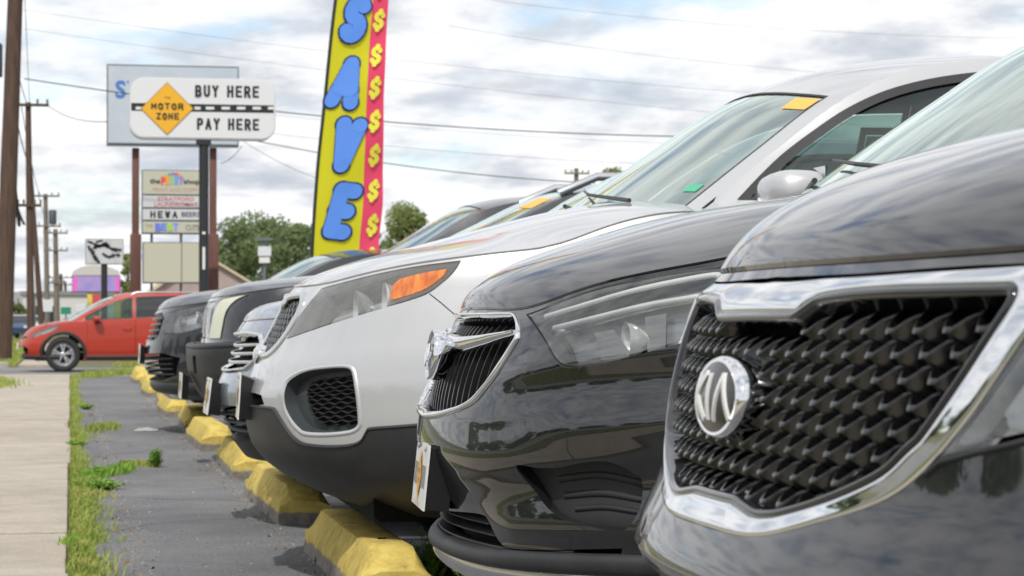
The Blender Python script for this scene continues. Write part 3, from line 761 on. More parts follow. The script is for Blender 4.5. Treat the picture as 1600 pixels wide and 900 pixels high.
def oval_emblem(K, b, z, a, c, strokes, m_face, depth=.03, tilt=-.15, y=0., name='emblem', dome=.5):
    """domed oval badge with raised strokes [(x0,z0,x1,z1)] in units of its half axes"""
    M_ = Matrix.Translation((b, y, z)) @ Matrix.Rotation(tilt, 4, 'Y')
    def ring(prof, n=48):
        vs = []; fs = []
        for k_, o_ in prof:
            for i in range(n):
                t = 2 * PI * i / n; vs.append(M_ @ Vector((o_, -a * k_[0] * math.cos(t), c * k_[1] * math.sin(t))))
        for j in range(len(prof) - 1):
            for i in range(n): fs.append((j * n + i, j * n + (i + 1) % n, (j + 1) * n + (i + 1) % n, (j + 1) * n + i))
        return vs, fs
    q = lambda s: (1 - s / a, 1 - s / c)
    v, f = ring([((.86, .78), depth), ((.97, .95), depth * .6), ((1., 1.), .006), (q(.0015), 0.0), (q(.004), -.003), (q(.008), -.003), (q(.010), .0)])
    rim = mesh(name, v, f, M_chrome, K.root); autosmooth(rim, 50)
    prof = [((s, s), .0 - .010 * (1 - s * s)) for s in (.93, .85, .7, .5, .3, .1, .001)]
    v, f = ring(prof); autosmooth(mesh('emblem_face', v, f, m_face, rim), 80)
    mb = MB()
    for (x0, z0, x1, z1) in strokes:
        n = 6; w_ = .0030; vs = []
        d = Vector((x1 - x0, (z1 - z0) * c / a)).normalized(); nrm = Vector((-d.y, d.x)) * w_
        for i in range(n + 1):
            t = i / n; x = (x0 + (x1 - x0) * t) * a; zz = (z0 + (z1 - z0) * t) * c; s = min(1, math.hypot(x / a, zz / c)); o_ = -.010 * (1 - s * s)
            for e, d_ in ((-1, .002), (-1, -.0022), (1, -.0022), (1, .002)): vs.append(M_ @ Vector((o_ + d_, -(x + nrm.x * e), zz + nrm.y * e)))
        mb.add(vs, [(4 * i + k, 4 * i + (k + 1) % 4, 4 * i + 4 + (k + 1) % 4, 4 * i + 4 + k) for i in range(n) for k in range(4)] + [(0, 1, 2, 3), tuple(4 * n + k for k in (3, 2, 1, 0))])
    mb.build('lettering', M_drl, rim); return rim

# ------------------------------------------------------------------ 1: black SUV nearest the camera
KP = [(.25, .16, .90, 2.3), (.40, .10, .935, 2.3), (.52, .08, .945, 2.3), (.585, .065, .947, 2.25), (.612, .034, .947, 2.2), (.64, .042, .946, 2.2), (.675, .060, .945, 2.2),
      (.70, .070, .944, 2.2), (.78, .082, .940, 2.2), (.87, .108, .925, 2.2), (.905, .135, .905, 2.2)]
K1 = build_car('parked_suv', 'glossy black SUV nearest the camera with a big scaled mesh grille and oval badge', 'SUV', .535, 2.114, dict(
    paint=M_black, prof=KP, L=4.76, D=.8, ustep=.02, cstep=.015, shell_in=.13,
    top_px=[(1192, 421), (1300, 415), (1450, 405), (1600, 396)], top_bz=[(.6, .985), (1.0, 1.07), (1.3, 1.13), (2.4, 1.16), (4.2, 1.22)],
    hood=[(0, .905), (.012, .925), (.05, .952), (.12, .985), (.25, 1.025), (.4, 1.055), (.7, 1.10), (1.2, 1.15)], bC=1.28, hood_p=3.6,
    pillar=[(1.30, .80, 1.15), (1.75, .72, 1.42), (2.05, .64, 1.58), (2.5, .60, 1.66), (3.4, .60, 1.68), (4.2, .58, 1.6), (4.5, .6, 1.45), (4.66, .68, 1.18)]), group='SUVs parked nose out in a row')
def kia_front(K):
    B = K.body; px = K.px
    prs = [((1180, 433), (1186, 489)), ((1232, 431), (1232, 489)), ((1246, 430), (1246, 486.5)), ((1270, 429), (1270, 470)), ((1293, 428), (1293, 460)), ((1366, 424), (1366, 451.5)), ((1470, 416), (1470, 448)), ((1560, 411), (1560, 446)),
           ((1640, 412), (1581, 446)), ((1650, 450), (1590, 452)), ((1628, 490), (1584, 474)), ((1600, 528), (1553, 522)), ((1560, 588), (1520, 573)), ((1519, 649), (1489, 619)), ((1480, 700), (1445, 682)), ((1446, 738), (1419, 707)),
           ((1400, 775), (1382, 742)), ((1350, 798), (1328, 770)), ((1274, 820), (1274, 791)), ((1235, 831), (1230, 804)), ((1201, 838), (1205, 809)), ((1172, 840), (1180, 808)), ((1150, 838), (1160, 796)), ((1140, 836), (1146, 786)), ((1134, 835), (1134, 783))]
    o_ = curve(px([p[0] for p in prs]), 4); i_ = curve(px([p[1] for p in prs]), 4)
    out, inn = symm(o_), symm(i_); K.holes.append(inset(out, .001))
    tl = symm(np.stack([np.arange(len(o_)) * 1., np.interp(np.arange(len(o_)), [0, 26, 34, 44, 62, 72, 84, 100], [.003, .003, .002, .002, .002, .001, .001, .001])], 1))[:, 1]
    # chrome surround: moulded ring, fuller along the top bar
    n = len(out); bead(B, out, inn, 'grille_surround', M_chrome, K.root, h=.0045, base=-.016, k=13, p=7, tilts=tl)
    li = [((1186, 489), (1190, 497)), ((1232, 489), (1232, 497)), ((1262, 480), (1262, 489)), ((1295, 460), (1296, 470)), ((1366, 451), (1366, 459)), ((1574, 445), (1562, 455)), ((1590, 452), (1578, 462)), ((1553, 522), (1545, 525)),
          ((1489, 619), (1483, 619)), ((1419, 707), (1403, 724)), ((1382, 742), (1350, 747)), ((1328, 770), (1290, 773)), ((1274, 791), (1245, 788)), ((1205, 809), (1202, 797)), ((1180, 808), (1182, 796)), ((1160, 796), (1164, 778)), ((1134, 783), (1136, 768))]
    lo_ = inn; l_in = inset(inn, .008)
    bead(B, inset(inn, -.001), l_in, 'grille_lip', M_gloss, K.root, h=.004, base=-.05, k=4)
    wall(B, l_in, -.002, -.07, 'grille_wall', M_gloss, K.root)
    patch(B, inset(out, -.02), 'grille_backing', M_void, K.root, off=-.085, step=(.06, .05))
    # the scales of the grille
    W, RS = .040, .0225; N = 8; vs = []
    for i in range(N):
        t = math.sin((-1 + 2 * i / (N - 1)) * PI / 2); l = t * W / 2 * 1.02; z = .021 * abs(t) - .007; o = .028 * (1 - t * t); th = .0021
        for (dx, dz) in ((-o + .0030, th * 1.4), (-o + .0006, th * .6), (-o, -th), (-o * .4 + .016, -.016 - th), (-o * .4 + .017, -.015 + th)): vs.append((dx, -l, z + dz))
    fs = [(5 * i + k, 5 * i + (k + 1) % 5, 5 * i + 5 + (k + 1) % 5, 5 * i + 5 + k) for i in range(N - 1) for k in range(5)]
    me = bpy.data.meshes.new('grille_scale'); me.from_pydata(vs, [], fs); me.polygons.foreach_set('use_smooth', [True] * len(me.polygons)); me.set_sharp_from_angle(angle=R(50)); me.materials.append(mat('grille_plastic', (.006, .006, .0065), .25, coat=.7, crough=.10)); me.update()
    us = np.linspace(-1, 1, 800); row = 0
    uu = np.linspace(0, UF, 400)
    for s_ in np.arange(.655, .90, RS):
        Pm = -B.P(uu, np.full_like(uu, s_))[:, 1]
        for k in range(-13, 14):
            l = (k + .5 * (row % 2)) * W; u = math.copysign(float(np.interp(abs(l), Pm, uu)), l)
            if not inside(np.array([[u, s_ + .006]]), inset(inn, .004))[0]: continue
            p = B.P(np.array([u]), np.array([s_]))[0]; nn = B.N(np.array([u]), np.array([s_]))[0]
            o = bpy.data.objects.new('grille_scale', me); link(o, K.root); o.location = p - nn * .029; o.rotation_euler = (0, 0, math.atan2(-nn[1], -nn[0]))
        row += 1
    # badge on its black housing
    p = B.P(np.array([0.]), np.array([.778]))[0]
    M_face = mat('badge_face', (.012, .012, .013), .3, .0, coat=.35, spec=.3)
    kia = [(-.62, -.55, -.62, .55), (-.58, .0, -.20, .55), (-.56, .03, -.16, -.55), (.0, -.55, .0, .55), (.22, -.55, .46, .55), (.46, .55, .72, -.50)]
    oval_emblem(K, p[0] - .012, .778, .075, .0405, kia, M_face, depth=.05, tilt=.10)
    # lamps beside the grille
    hp = curve([(1446, 740), (1446, 740), (1487, 692), (1524, 645), (1566, 588), (1606, 530), (1650, 462), (1650, 462), (1760, 438), (1900, 425), (1900, 425), (1890, 500), (1800, 600), (1720, 648), (1600, 684), (1520, 702), (1470, 716)], 4, True)
    poly = px(hp, (0, 1.25)); K1.lampoly = poly
    hs = headlight(K, poly, M_lens, .028, mat('lamp_inner_bright', (.62, .63, .63), .3, .5), wallm=M_lampgrey)
    for sg, h in zip((1, -1), hs):
        ln = px([(1562, 652), (1600, 598), (1640, 560), (1720, 520)], (0, 1.25)); ln[:, 0] *= sg
        strip(B, curve(ln, 6), .022, 'light_pipe', M_drl, h, h=.006, off=-.014)
        ln = px([(1562, 652), (1600, 655), (1700, 620)], (0, 1.25)); ln[:, 0] *= sg; strip(B, curve(ln, 6), .016, 'light_pipe', M_drl, h, h=.006, off=-.014)
    strip(B, np.vstack([poly[-10:], poly[:1]]) if False else px([(1446, 742), (1470, 722), (1520, 709), (1600, 691), (1700, 660)], (0, 1.25)), .006, 'lamp_seal', M_plastic, K.root, h=.003)
    # black bumper seam under the painted nose
    s = [(u, .593) for u in np.linspace(-1.1, 1.1, 60)]; strip(B, np.array(s), .012, 'bumper_seam', M_trimblack, K.root, h=.003)
    low = symm([(0, .575), (.35, .575), (.55, .56), (.62, .50), (.60, .40), (.45, .34), (0, .34)]); K.holes.append(low); wall(B, low, 0, -.08, 'intake_wall', M_plastic, K.root)
    for z in (.38, .43, .48, .53):
        strip(B, np.array([(u, z) for u in np.linspace(-.56, .56, 30)]), .016, 'intake_bar', M_plastic, K.root, h=.01, off=-.03)
kia_front(K1); finish_car(K1); mirror(K1, 1.45, .93, 1.12)

# ------------------------------------------------------------------ 2: black crossover with the winged grille
def ridge(z0_, wd, amp, u0=0., u1=2.): return lambda u, c, b, z: amp * np.exp(-((c - z0_) / wd) ** 2) * np.clip((u - u0) / .15, 0, 1)
BP = [(.22, .15, .84, 2.2), (.27, .075, .87, 2.2), (.315, .04, .885, 2.2), (.335, .045, .885, 2.2), (.36, .06, .885, 2.2), (.44, .04, .888, 2.25), (.50, .018, .89, 2.25), (.56, .0, .893, 2.25), (.625, .004, .893, 2.2),
      (.66, .012, .89, 2.2), (.70, .024, .888, 2.2), (.78, .052, .88, 2.2), (.85, .085, .865, 2.2), (.885, .11, .85, 2.2)]
K2 = build_car('parked_crossover', 'black crossover with a chrome wing bar on its grille, between black and silver SUVs', 'SUV', .825, 5.42, dict(
    paint=M_black, prof=BP, L=4.28, bumps=(ridge(.735, .032, .013, .36), ridge(.60, .032, .012, .50), ridge(.39, .05, .024, .30), ridge(.485, .03, -.007, .40), ridge(.675, .03, -.005, .42)), D=.78, ustep=.022, cstep=.018, shell_in=.12,
    top_px=[(770, 484), (808, 487), (822, 487), (879, 464), (935, 445), (996, 431), (1153, 403)], top_bz=[(.75, 1.045), (1.0, 1.10), (1.25, 1.15), (2.4, 1.13), (3.9, 1.20)],
    hood=[(0, .885), (.012, .905), (.06, .94), (.13, .975), (.25, 1.015), (.4, 1.055), (.6, 1.10), (.8, 1.13), (1.15, 1.17)], bC=1.20, hood_p=3.0, hood_bow=.18,
    pillar=[(1.24, .74, 1.19), (1.50, .70, 1.38), (1.78, .65, 1.55), (2.1, .60, 1.63), (2.9, .60, 1.65), (3.7, .58, 1.6), (4.0, .6, 1.45), (4.18, .66, 1.14)], bow=[(0, .20), (.3, .10), (.6, .03), (1, .05)]), group='SUVs parked nose out in a row')
def buick_front(K):
    B = K.body; px = K.px
    out = [(758, 490), (780, 489), (797, 489), (806, 491), (811, 500), (813, 512), (812, 527), (804, 541), (776, 586), (758, 610), (741, 630), (722, 641), (706, 647), (690, 652), (676, 655), (664, 655)]
    inn = [(758, 497), (780, 496), (796, 496), (803, 498), (807, 505), (808.5, 514), (807, 526), (799, 541), (773, 580), (755, 604), (738, 622), (721, 632), (705, 637), (690, 641), (678, 642), (666, 643)]
    o_, i_ = curve(px(out), 4), curve(px(inn), 4); out, inn = symm(o_), symm(i_); K.holes.append(inset(out, .001)); K.inn = inn
    bead(B, out, inn, 'grille_frame', M_chrome, K.root, h=.009, base=-.01, k=6)
    wall(B, inn, -.004, -.075, 'grille_wall', M_gloss, K.root); patch(B, inset(out, -.02), 'grille_backing', M_void, K.root, off=-.08, step=(.06, .05))
    # lower chrome lip
    s = np.array(px([(806, 541), (776, 588), (741, 633), (706, 650), (676, 658), (661, 656)])); 
    # vertical fins
    M_fin = mat('fin_plastic', (.018, .018, .019), .3, coat=.3, crough=.2)
    for k in range(-13, 14):
        u = k * .037; cs = np.linspace(B.z0, B.zt, 160); ok = inside(np.stack([np.full(160, u + .0001), cs], 1), inset(inn, .004)); c = cs[ok]
        if len(c) < 6: continue
        ln = np.linspace(c.min(), c.max(), 16); t = (ln - B.z0); a = np.full(16, u); n_ = B.N(a, ln); P_ = B.P(a, ln); vs = []
        for i in range(16):
            o = -.014 - .012 * ((ln[i] - .76) / .12) ** 2
            for (dy, dd) in ((-.003, o - .03), (-.0035, o), (.0035, o), (.003, o - .03)): q = P_[i] + n_[i] * dd; vs.append((q[0], q[1] + dy, q[2]))
        mesh('grille_fin', vs, [(4 * i + j, 4 * i + j + 1, 4 * i + j + 5, 4 * i + j + 4) for i in range(15) for j in range(3)], M_fin, K.root)
    # wing bar
    up = [(690, 518), (708, 520), (725, 525), (752, 524), (780, 521), (809, 517)]; dn = [(690, 547), (708, 549), (722, 548), (752, 541), (780, 534), (809, 527)]
    u_ = curve(px(up), 5); d_ = curve(px(dn), 5); u_[0, 0] = d_[0, 0] = 0; U = np.vstack([mir(u_)[:-1], u_]); Dn = np.vstack([mir(d_)[:-1], d_])
    bead(B, U, Dn, 'wing_bar', M_chrome, K.root, h=.020, base=-.03, k=8, closed=False, p=2)
    p = B.P(np.array([0.]), np.array([.79]))[0]
    e = MB(); v, f = lathe([(.046, .05), (.060, .03), (.060, .004), (.057, 0), (.053, .001), (.051, .006)], 40, 'x'); e.add(v, f); M_ = Matrix.Translation((p[0] - .042, 0, .772)) @ Matrix.Rotation(.12, 4, 'Y')
    e.v = [tuple(M_ @ Vector(q)) for q in e.v]; rim = autosmooth(e.build('emblem', M_chrome, K.root), 50)
    e = MB(); v, f = lathe([(.051, .006), (.03, .002), (.001, .0)], 40, 'x'); e.add(v, f); e.v = [tuple(M_ @ Vector(q)) for q in e.v]; autosmooth(e.build('emblem_face', mat('badge_grey', (.25, .26, .27), .2, .7), rim), 70)
    e = MB()
    for k in (-1, 0, 1):     # three slanted shields in the ring
        y, z = k * .019, -k * .011; s = .014; pts = [(-s, s), (s, s), (s, -.1 * s), (0, -1.4 * s), (-s, -.1 * s)]
        e.add([(-.006, y + a, z + b) for a, b in pts] + [(.004, y + a, z + b) for a, b in pts], [(0, 1, 2, 3, 4)] + [(i, (i + 1) % 5, 5 + (i + 1) % 5, 5 + i) for i in range(5)])
    e.v = [tuple(M_ @ Vector(q)) for q in e.v]; e.build('emblem_shields', M_chrome, rim)
    # lamps
    hp = [(822, 491), (822, 491), (845, 483), (879, 469), (935, 450), (996, 436), (1060, 424), (1122, 416), (1134, 421), (1135, 440), (1118, 475), (1096, 512), (1072, 534), (1072, 534), (1002, 553), (946, 567), (900, 574), (884, 574), (873, 569), (862, 556), (845, 526)]
    poly = px(curve(hp, 4, True), (0, 1.6)); hs = headlight(K, poly, M_lens, .075, M_lampdark, gap=.005)
    for sg, h in zip((1, -1), hs):
        def st(pts, wd, m, off=-.028, h_=.006, nm='light_pipe'):
            l = px(curve(pts, 5), (0, 1.6)); l[:, 0] *= sg; strip(B, l, wd, nm, m, h, h=h_, off=off)
        st([(846, 489), (900, 473), (980, 450), (1060, 433), (1112, 425), (1122, 428), (1125, 436), (1112, 462), (1096, 492), (1084, 510), (1064, 529)], .010, M_drl, -.012, .004)
        st([(850, 503), (920, 487), (1000, 469), (1085, 456), (1085, 456), (1076, 480), (1066, 508), (1056, 530)], .012, M_drl, -.030)
        st([(848, 497), (920, 479), (1000, 460), (1090, 444)], .035, M_satin, -.05, .004, 'bezel')
        st([(1098, 450), (1090, 480), (1070, 515)], .05, M_lampgrey, -.055, .006, 'bezel')
        g1 = px([(905, 508), (938, 503), (972, 545), (925, 556), (915, 540)], (0, 1.6)); g1[:, 0] *= sg; patch(B, g1 if sg > 0 else g1[::-1], 'bezel', mat('bezel_mid', (.20, .205, .21), .35, .3), h, off=-.05, step=(.03, .03))
        g1 = px([(990, 484), (1026, 478), (1028, 545), (1000, 550)], (0, 1.6)); g1[:, 0] *= sg; patch(B, g1 if sg > 0 else g1[::-1], 'bezel', mat('bezel_light', (.17, .175, .18), .35, .3), h, off=-.05, step=(.03, .03))
    q = px([(965, 522)], (0, 1.6))[0]; bowl(K, q[0], q[1], .042, .05, hs, d0=-.035)
    # corner recess with vents
    rc = [(806, 729), (840, 731), (871, 731), (905, 724), (929, 721), (950, 722), (972, 729), (992, 741), (1003, 752), (1001, 790), (975, 829), (930, 825), (885, 813), (857, 795), (838, 770)]
    rp = px(curve(rc, 4, True), (0, 1.6)); K.both(rp)
    for sg in (1, -1):
        q = rp if sg > 0 else mir(rp); wall(B, q, 0, -.035, 'vent_wall', M_gloss, K.root)
        inn2 = inset(q, .02); v = patch(B, inset(q, -.002), 'corner_vent', M_plastic, K.root, off=-.034, step=(.03, .03))
        for pts in ([(858, 756), (925, 750), (995, 758)], [(866, 774), (930, 770), (996, 778)], [(884, 792), (935, 789), (990, 797)]):
            l = px(curve(pts, 6), (0, 1.6)); l[:, 0] *= sg; strip(B, l, .012, 'vent_bar', M_plastic, v, h=.005, off=-.033)
    # lower intake, black lip, silver skid edge
    lo = [(690, 797), (709, 799), (735, 801), (756, 805), (764, 815), (772, 832), (782, 848), (800, 857), (860, 859), (972, 857)]
    lp = px(curve(lo, 3), (0, 1.4)); lp[0, 0] = 0; ue = lp[-1, 0]
    reg = symm(np.vstack([lp, [(ue, .335)], [(x, .335) for x in np.linspace(ue, 0, 12)[1:]]])); K.holes.append(reg); K.reg = reg
    patch(B, reg, 'lower_intake', M_void, K.root, off=-.06, step=(.04, .04)); wall(B, reg, 0, -.06, 'intake_wall', M_plastic, K.root)
    for i, z in enumerate((.352, .375, .400, .424)):
        x = np.linspace(-.62, .62, 60); ln = np.stack([x, z + .0 * x], 1); ok = inside(ln, inset(reg, .004)); ln = ln[ok]
        if len(ln) > 4: strip(B, ln, .011, 'intake_bar', M_cladding, K.root, h=.030, off=-.03, k=5)
    x = np.linspace(-1.15, 1.15, 90); bead(B, np.stack([x, x * 0 + .350], 1), np.stack([x, x * 0 + .305], 1), 'front_lip', M_cladding, K.root, h=.012, base=-.05, closed=False, k=6, p=3)
    bead(B, np.stack([x, x * 0 + .305], 1), np.stack([x, x * 0 + .255], 1), 'skid_plate', M_satin, K.root, h=.012, base=-.04, closed=False, k=6, p=3)
    # seam between grille panel and bumper, lamp corner to wheel
buick_front(K2); finish_car(K2); mirror(K2, 1.38, .88, 1.12)
plate(K2, -.008, .487, yaw=-.06, tilt=.10, w_=.30, br=.06)

# ------------------------------------------------------------------ 3: silver SUV
SP = [(.24, .36, .86, 2.3), (.30, .20, .90, 2.3), (.38, .07, .93, 2.3), (.45, .02, .94, 2.3), (.52, .005, .945, 2.3), (.60, .0, .945, 2.3), (.65, .012, .943, 2.3), (.70, .03, .94, 2.3), (.75, .055, .935, 2.3),
      (.85, .10, .92, 2.3), (.92, .135, .905, 2.3), (.955, .165, .885, 2.3)]
K3 = build_car('parked_suv', 'silver SUV with hazy headlamps, amber corner lens and dark lower bumper', 'SUV', .585, 7.80, dict(
    paint=M_silver, prof=SP, L=4.68, D=.85, ustep=.025, cstep=.02, shell_in=.12,
    top_px=[(440, 452), (477, 449), (510.5, 445), (560, 431.5), (605, 421), (661, 411), (722, 403), (790, 395), (880, 385)], top_bz=[(1.0, 1.13), (1.3, 1.19), (1.6, 1.17), (2.6, 1.19), (4.3, 1.26)],
    hood=[(0, .955), (.012, .965), (.06, .99), (.15, 1.02), (.3, 1.06), (.5, 1.10), (.8, 1.165), (1.1, 1.225), (1.35, 1.26)], bC=1.42, hood_p=3.2, hood_bow=.24,
    pillar=[('px', 1118, 308, .79), ('px', 1215, 232, .74), ('px', 1322, 152, .68), ('px', 1400, 115, .64), ('px', 1480, 98, .62), ('px', 1590, 90, .61), (3.3, .60, 1.71), (3.95, .58, 1.66), (4.35, .6, 1.52), (4.58, .68, 1.22)],
    header=2, bow=[(0, .26), (.15, .20), (.35, .10), (.6, .03), (1, .05)], crown=[(0, .02), (.2, .05), (.5, .05), (1, .02)],
    window_px=[tuple(q) for q in curve([(1152, 312), (1190, 272), (1225, 239), (1270, 205), (1319, 172), (1375, 145), (1436, 127), (1500, 116), (1560, 111), (1640, 110)], 5)] + [(1680, 250), (1680, 300), (1400, 320)], seal=.028,
    windows=[[(2.42, 1.60), (3.2, 1.60), (3.2, 1.24), (2.42, 1.24)], [(3.28, 1.60), (3.9, 1.56), (4.05, 1.42), (3.98, 1.28), (3.28, 1.25)]]), group='SUVs parked nose out in a row')
def silver_front(K):
    B = K.body; px = K.px
    # grille opening and its painted/chrome surround
    op = [(443, 479), (447, 472), (452, 468), (460, 466), (469, 465), (469, 465), (468, 476), (463, 489), (454, 505), (444, 521), (434, 534), (424, 545), (416, 550), (409, 549), (405, 547)]
    oo = [(442, 464), (446, 461), (452, 459), (464, 457), (481, 456), (481, 456), (477, 470), (470, 487), (460, 506), (449, 525), (438, 541), (428, 552), (417, 560), (408, 562), (402, 562)]
    i_, o_ = curve(px(op), 4), curve(px(oo), 4); inn, out = symm(i_), symm(o_); K.holes.append(inset(out, .001))
    bead(B, out, inn, 'grille_surround', mat('surround_satin', (.60, .61, .61), .22, .8), K.root, h=.008, base=-.01, k=7)
    wall(B, inn, 0, -.06, 'grille_wall', M_gloss, K.root); patch(B, inset(out, -.02), 'grille_backing', M_void, K.root, off=-.07, step=(.06, .05))
    lattice(K, inset(inn, .002), .05, .040, 'grille_mesh', mat('grille_bar', (.10, .10, .105), .2, .6), -.018, wd=.010, both=False, h=.009)
    oval_emblem(K, B.P(np.array([0.]), np.array([.745]))[0][0] - .02, .740, .065, .034, [(-.5, -.5, -.5, .5), (0, -.5, 0, .5), (.3, -.5, .5, .5)], M_lampgrey, depth=.05, tilt=.15)
    # lamps
    hp = [(448, 530), (448, 530), (458, 510), (475, 484), (502, 451), (502, 451), (511, 448), (560, 435), (605, 424.5), (661, 414.5), (720, 407), (720, 407), (714, 419), (704, 431), (694, 440), (670, 458), (640, 469.5), (583, 486), (515, 507)]
    poly = px(curve(hp, 4, True), (0, 1.5)); hs = headlight(K, poly, M_lens_haze, .10, M_lampgrey, gap=.003)
    for sg, h in zip((1, -1), hs):
        am = px(curve([(608, 472), (608, 472), (610, 455), (615, 443), (626, 434), (626, 434), (665, 424), (702, 418), (702, 418), (696, 430), (686, 439), (666, 453), (640, 463)], 3, True), (0, 1.5)); am = inset(am, .004); am = am if sg > 0 else mir(am)
        patch(B, am, 'turn_signal', M_amber, h, off=.0015, step=(.03, .03)); wall(B, am, -.012, -.06, 'turn_signal_edge', M_amber, h)
    q = px([(541, 478), (590, 466)], (0, 1.5)); bowl(K, q[0][0], q[0][1], .066, .06, hs, d0=-.04); bowl(K, q[1][0], q[1][1], .062, .06, hs, d0=-.035)
    # fog recess
    fg = [(452, 595), (467, 585), (485, 579), (504, 576.5), (522, 575), (539, 575), (547, 578), (551, 588), (556, 621), (559, 655), (558, 665), (550, 671), (535, 674), (519, 675.5), (498, 676), (476, 674), (466, 667), (456, 655), (447, 638), (444, 620), (446, 606)]
    fr = [(440, 590), (458, 578), (482, 571), (504, 568), (524, 566), (545, 565), (557, 570), (563, 588), (568, 620), (572, 655), (569, 672), (556, 683), (538, 687), (519, 689), (497, 690), (474, 688), (460, 679), (448, 664), (438, 642), (433, 620), (434, 603)]
    fi, fo = px(curve(fg, 3, True), (0, 1.5)), px(curve(fr, 3, True), (0, 1.5)); K.both(fi); fo = fi + (fo - fi) * .55
    for sg in (1, -1):
        a, b_ = (fo, fi) if sg > 0 else (mir(fo), mir(fi))
        sr = bead(B, a, b_, 'vent_surround', M_silver, K.root, h=.0035, base=-.0005, k=9, p=1.5)
        rc = patch(B, inset(b_, -.001), 'fog_lamp_recess', mat('vent_plastic', (.045, .052, .056), .5), K.root, off=-.045, step=(.03, .03)); wall(B, b_, 0, -.046, 'recess_wall', mat('vent_plastic', (.045, .052, .056), .5), rc)
    inner = px(curve([(466, 598), (480, 590), (504, 586), (530, 584), (542, 586), (547, 620), (551, 655), (548, 664), (520, 667), (492, 667), (478, 655), (468, 635), (464, 615)], 3, True), (0, 1.5))
    for sg in (1, -1): patch(B, inner if sg > 0 else mir(inner), 'vent_backing', M_void, K.root, off=-.042, step=(.04, .04))
    lattice(K, inner, .046, .0135, 'vent_mesh', M_plastic, -.036, wd=.0050, wave=.0034, h=.004)
    # dark lower bumper
    bl = [(374, 632), (384.5, 633), (405, 636), (426, 638), (431, 642), (436, 650), (446, 666), (457, 681), (466, 689), (476, 694), (497, 697), (519, 698), (540, 697), (556, 694), (566, 688), (574, 674), (580, 670), (620, 667), (655, 664), (740, 656)]
    L_ = px(curve(bl, 3), (0, 1.7)); L_[0, 0] = 0; ue = L_[-1, 0]
    reg = symm(np.vstack([L_, [(ue, B.z0)], [(x, B.z0) for x in np.linspace(ue, 0, 20)[1:]]])); K.holes.append(reg)
    q = reg.copy(); patch(B, q, 'lower_bumper', M_cladding, K.root, off=.004, step=(.03, .03)); 
    ln = np.vstack([mir(L_)[:-1], L_]); strip(B, ln, .010, 'bumper_edge', M_cladding, K.root, h=.009, base=-.004)
    it = px([(380, 611), (387, 612), (398, 614), (408, 617), (413, 632), (413, 632), (400, 634), (378, 633)]); it[0, 0] = 0; it[-1, 0] = 0; it = symm(it); K.holes.append(it); wall(B, it, 0, -.06, 'intake_wall', M_plastic, K.root)
    # seam from lamp to wheel
    s = px([(671, 459), (690, 474), (712, 493), (735, 512)], (0, 1.7)); w_ = .0013; T = np.gradient(s, axis=0); T /= np.linalg.norm(T, axis=1)[:, None]; Nn = np.stack([-T[:, 1], T[:, 0]], 1) * w_
    K.both(np.vstack([s + Nn, (s - Nn)[::-1]]))
silver_front(K3); finish_car(K3)
q = Side(K3.body, K3.pil, 1).inv(K3.org, [(1228, 285)], (1.2, 2.4), (1.0, 1.6))[0]
mirror(K3, q[0] - .05, .90, 1.235, s=1.15)
plate(K3, -.03, .600, yaw=-.05, tilt=.06, w_=.30, br=.05)
T = K3.T; st = np.array([(T.a[2] - .09, .52), (T.a[2] - .02, .51), (T.a[2] - .02, .62), (T.a[2] - .09, .62)])
patch(T, np.array([(.13, .57), (.17, .565), (.17, .615), (.13, .615)]), 'green_sticker', M_greenst, K3.root, off=-.002, step=(.1, .1))
patch(T, st, 'windshield_sticker', M_sticker, K3.root, off=-.002, step=(.1, .1))
# ------------------------------------------------------------------ 4: low car with the heavy chrome grille, mostly behind the silver SUV
CP = [(.28, .12, .86, 2.4), (.36, .06, .90, 2.4), (.46, .01, .915, 2.4), (.56, .0, .92, 2.4), (.64, .03, .918, 2.4), (.72, .055, .91, 2.4), (.80, .085, .90, 2.4), (.845, .115, .88, 2.4)]
K4 = build_car('parked_car', 'pale blue silver car with bright chrome grille, half hidden behind the silver SUV', 'car', .615, 9.84, dict(
    paint=M_blue, prof=CP, L=4.7, D=.85, ustep=.04, cstep=.035, top_u=[(0, .845), (.5, .86), (1.0, .90), (1.5, .96), (2.2, 1.0), (5, 1.05)],
    hood=[(0, .845), (.02, .875), (.08, .91), (.2, .935), (.5, .98), (.9, 1.03), (1.3, 1.07)], bC=1.30, hood_p=3,
    pillar=[(1.30, .76, 1.06), (1.75, .68, 1.38), (2.12, .62, 1.54), (2.5, .59, 1.60), (3.3, .58, 1.60), (4.0, .58, 1.42), (4.4, .66, 1.08)]), group='SUVs parked nose out in a row')
def car4_front(K):
    B = K.body
    op = symm([(0, .80), (.30, .80), (.42, .79), (.47, .74), (.45, .68), (.38, .64), (.2, .63), (0, .63)]); oi = inset(op, .018); K.holes.append(inset(op, .001))
    bead(B, op, oi, 'grille_surround', M_chrome, K.root, h=.016, base=-.01, k=6); patch(B, oi, 'grille_backing', M_void, K.root, off=-.05, step=(.06, .05))
    for z in (.68, .715, .75):
        x = np.linspace(-.42, .42, 24); strip(B, np.stack([x, x * 0 + z], 1), .014, 'grille_bar', M_satin, K.root, h=.005, off=-.012)
    hl = curve([(.50, .66), (.52, .79), (.52, .79), (.80, .815), (1.05, .835), (1.05, .835), (.98, .76), (.75, .68)], 4, True); hs = headlight(K, hl, M_lens, .08, M_lampgrey)
    bowl(K, .66, .74, .05, .05, hs)
    it = symm([(0, .50), (.5, .50), (.6, .44), (.5, .36), (0, .35)]); K.holes.append(it); wall(B, it, 0, -.06, 'intake_wall', M_plastic, K.root)
    for z in (.39, .425, .46): strip(B, np.stack([np.linspace(-.52, .52, 24), np.full(24, z)], 1), .014, 'intake_bar', M_plastic, K.root, h=.012, off=-.02)
car4_front(K4)
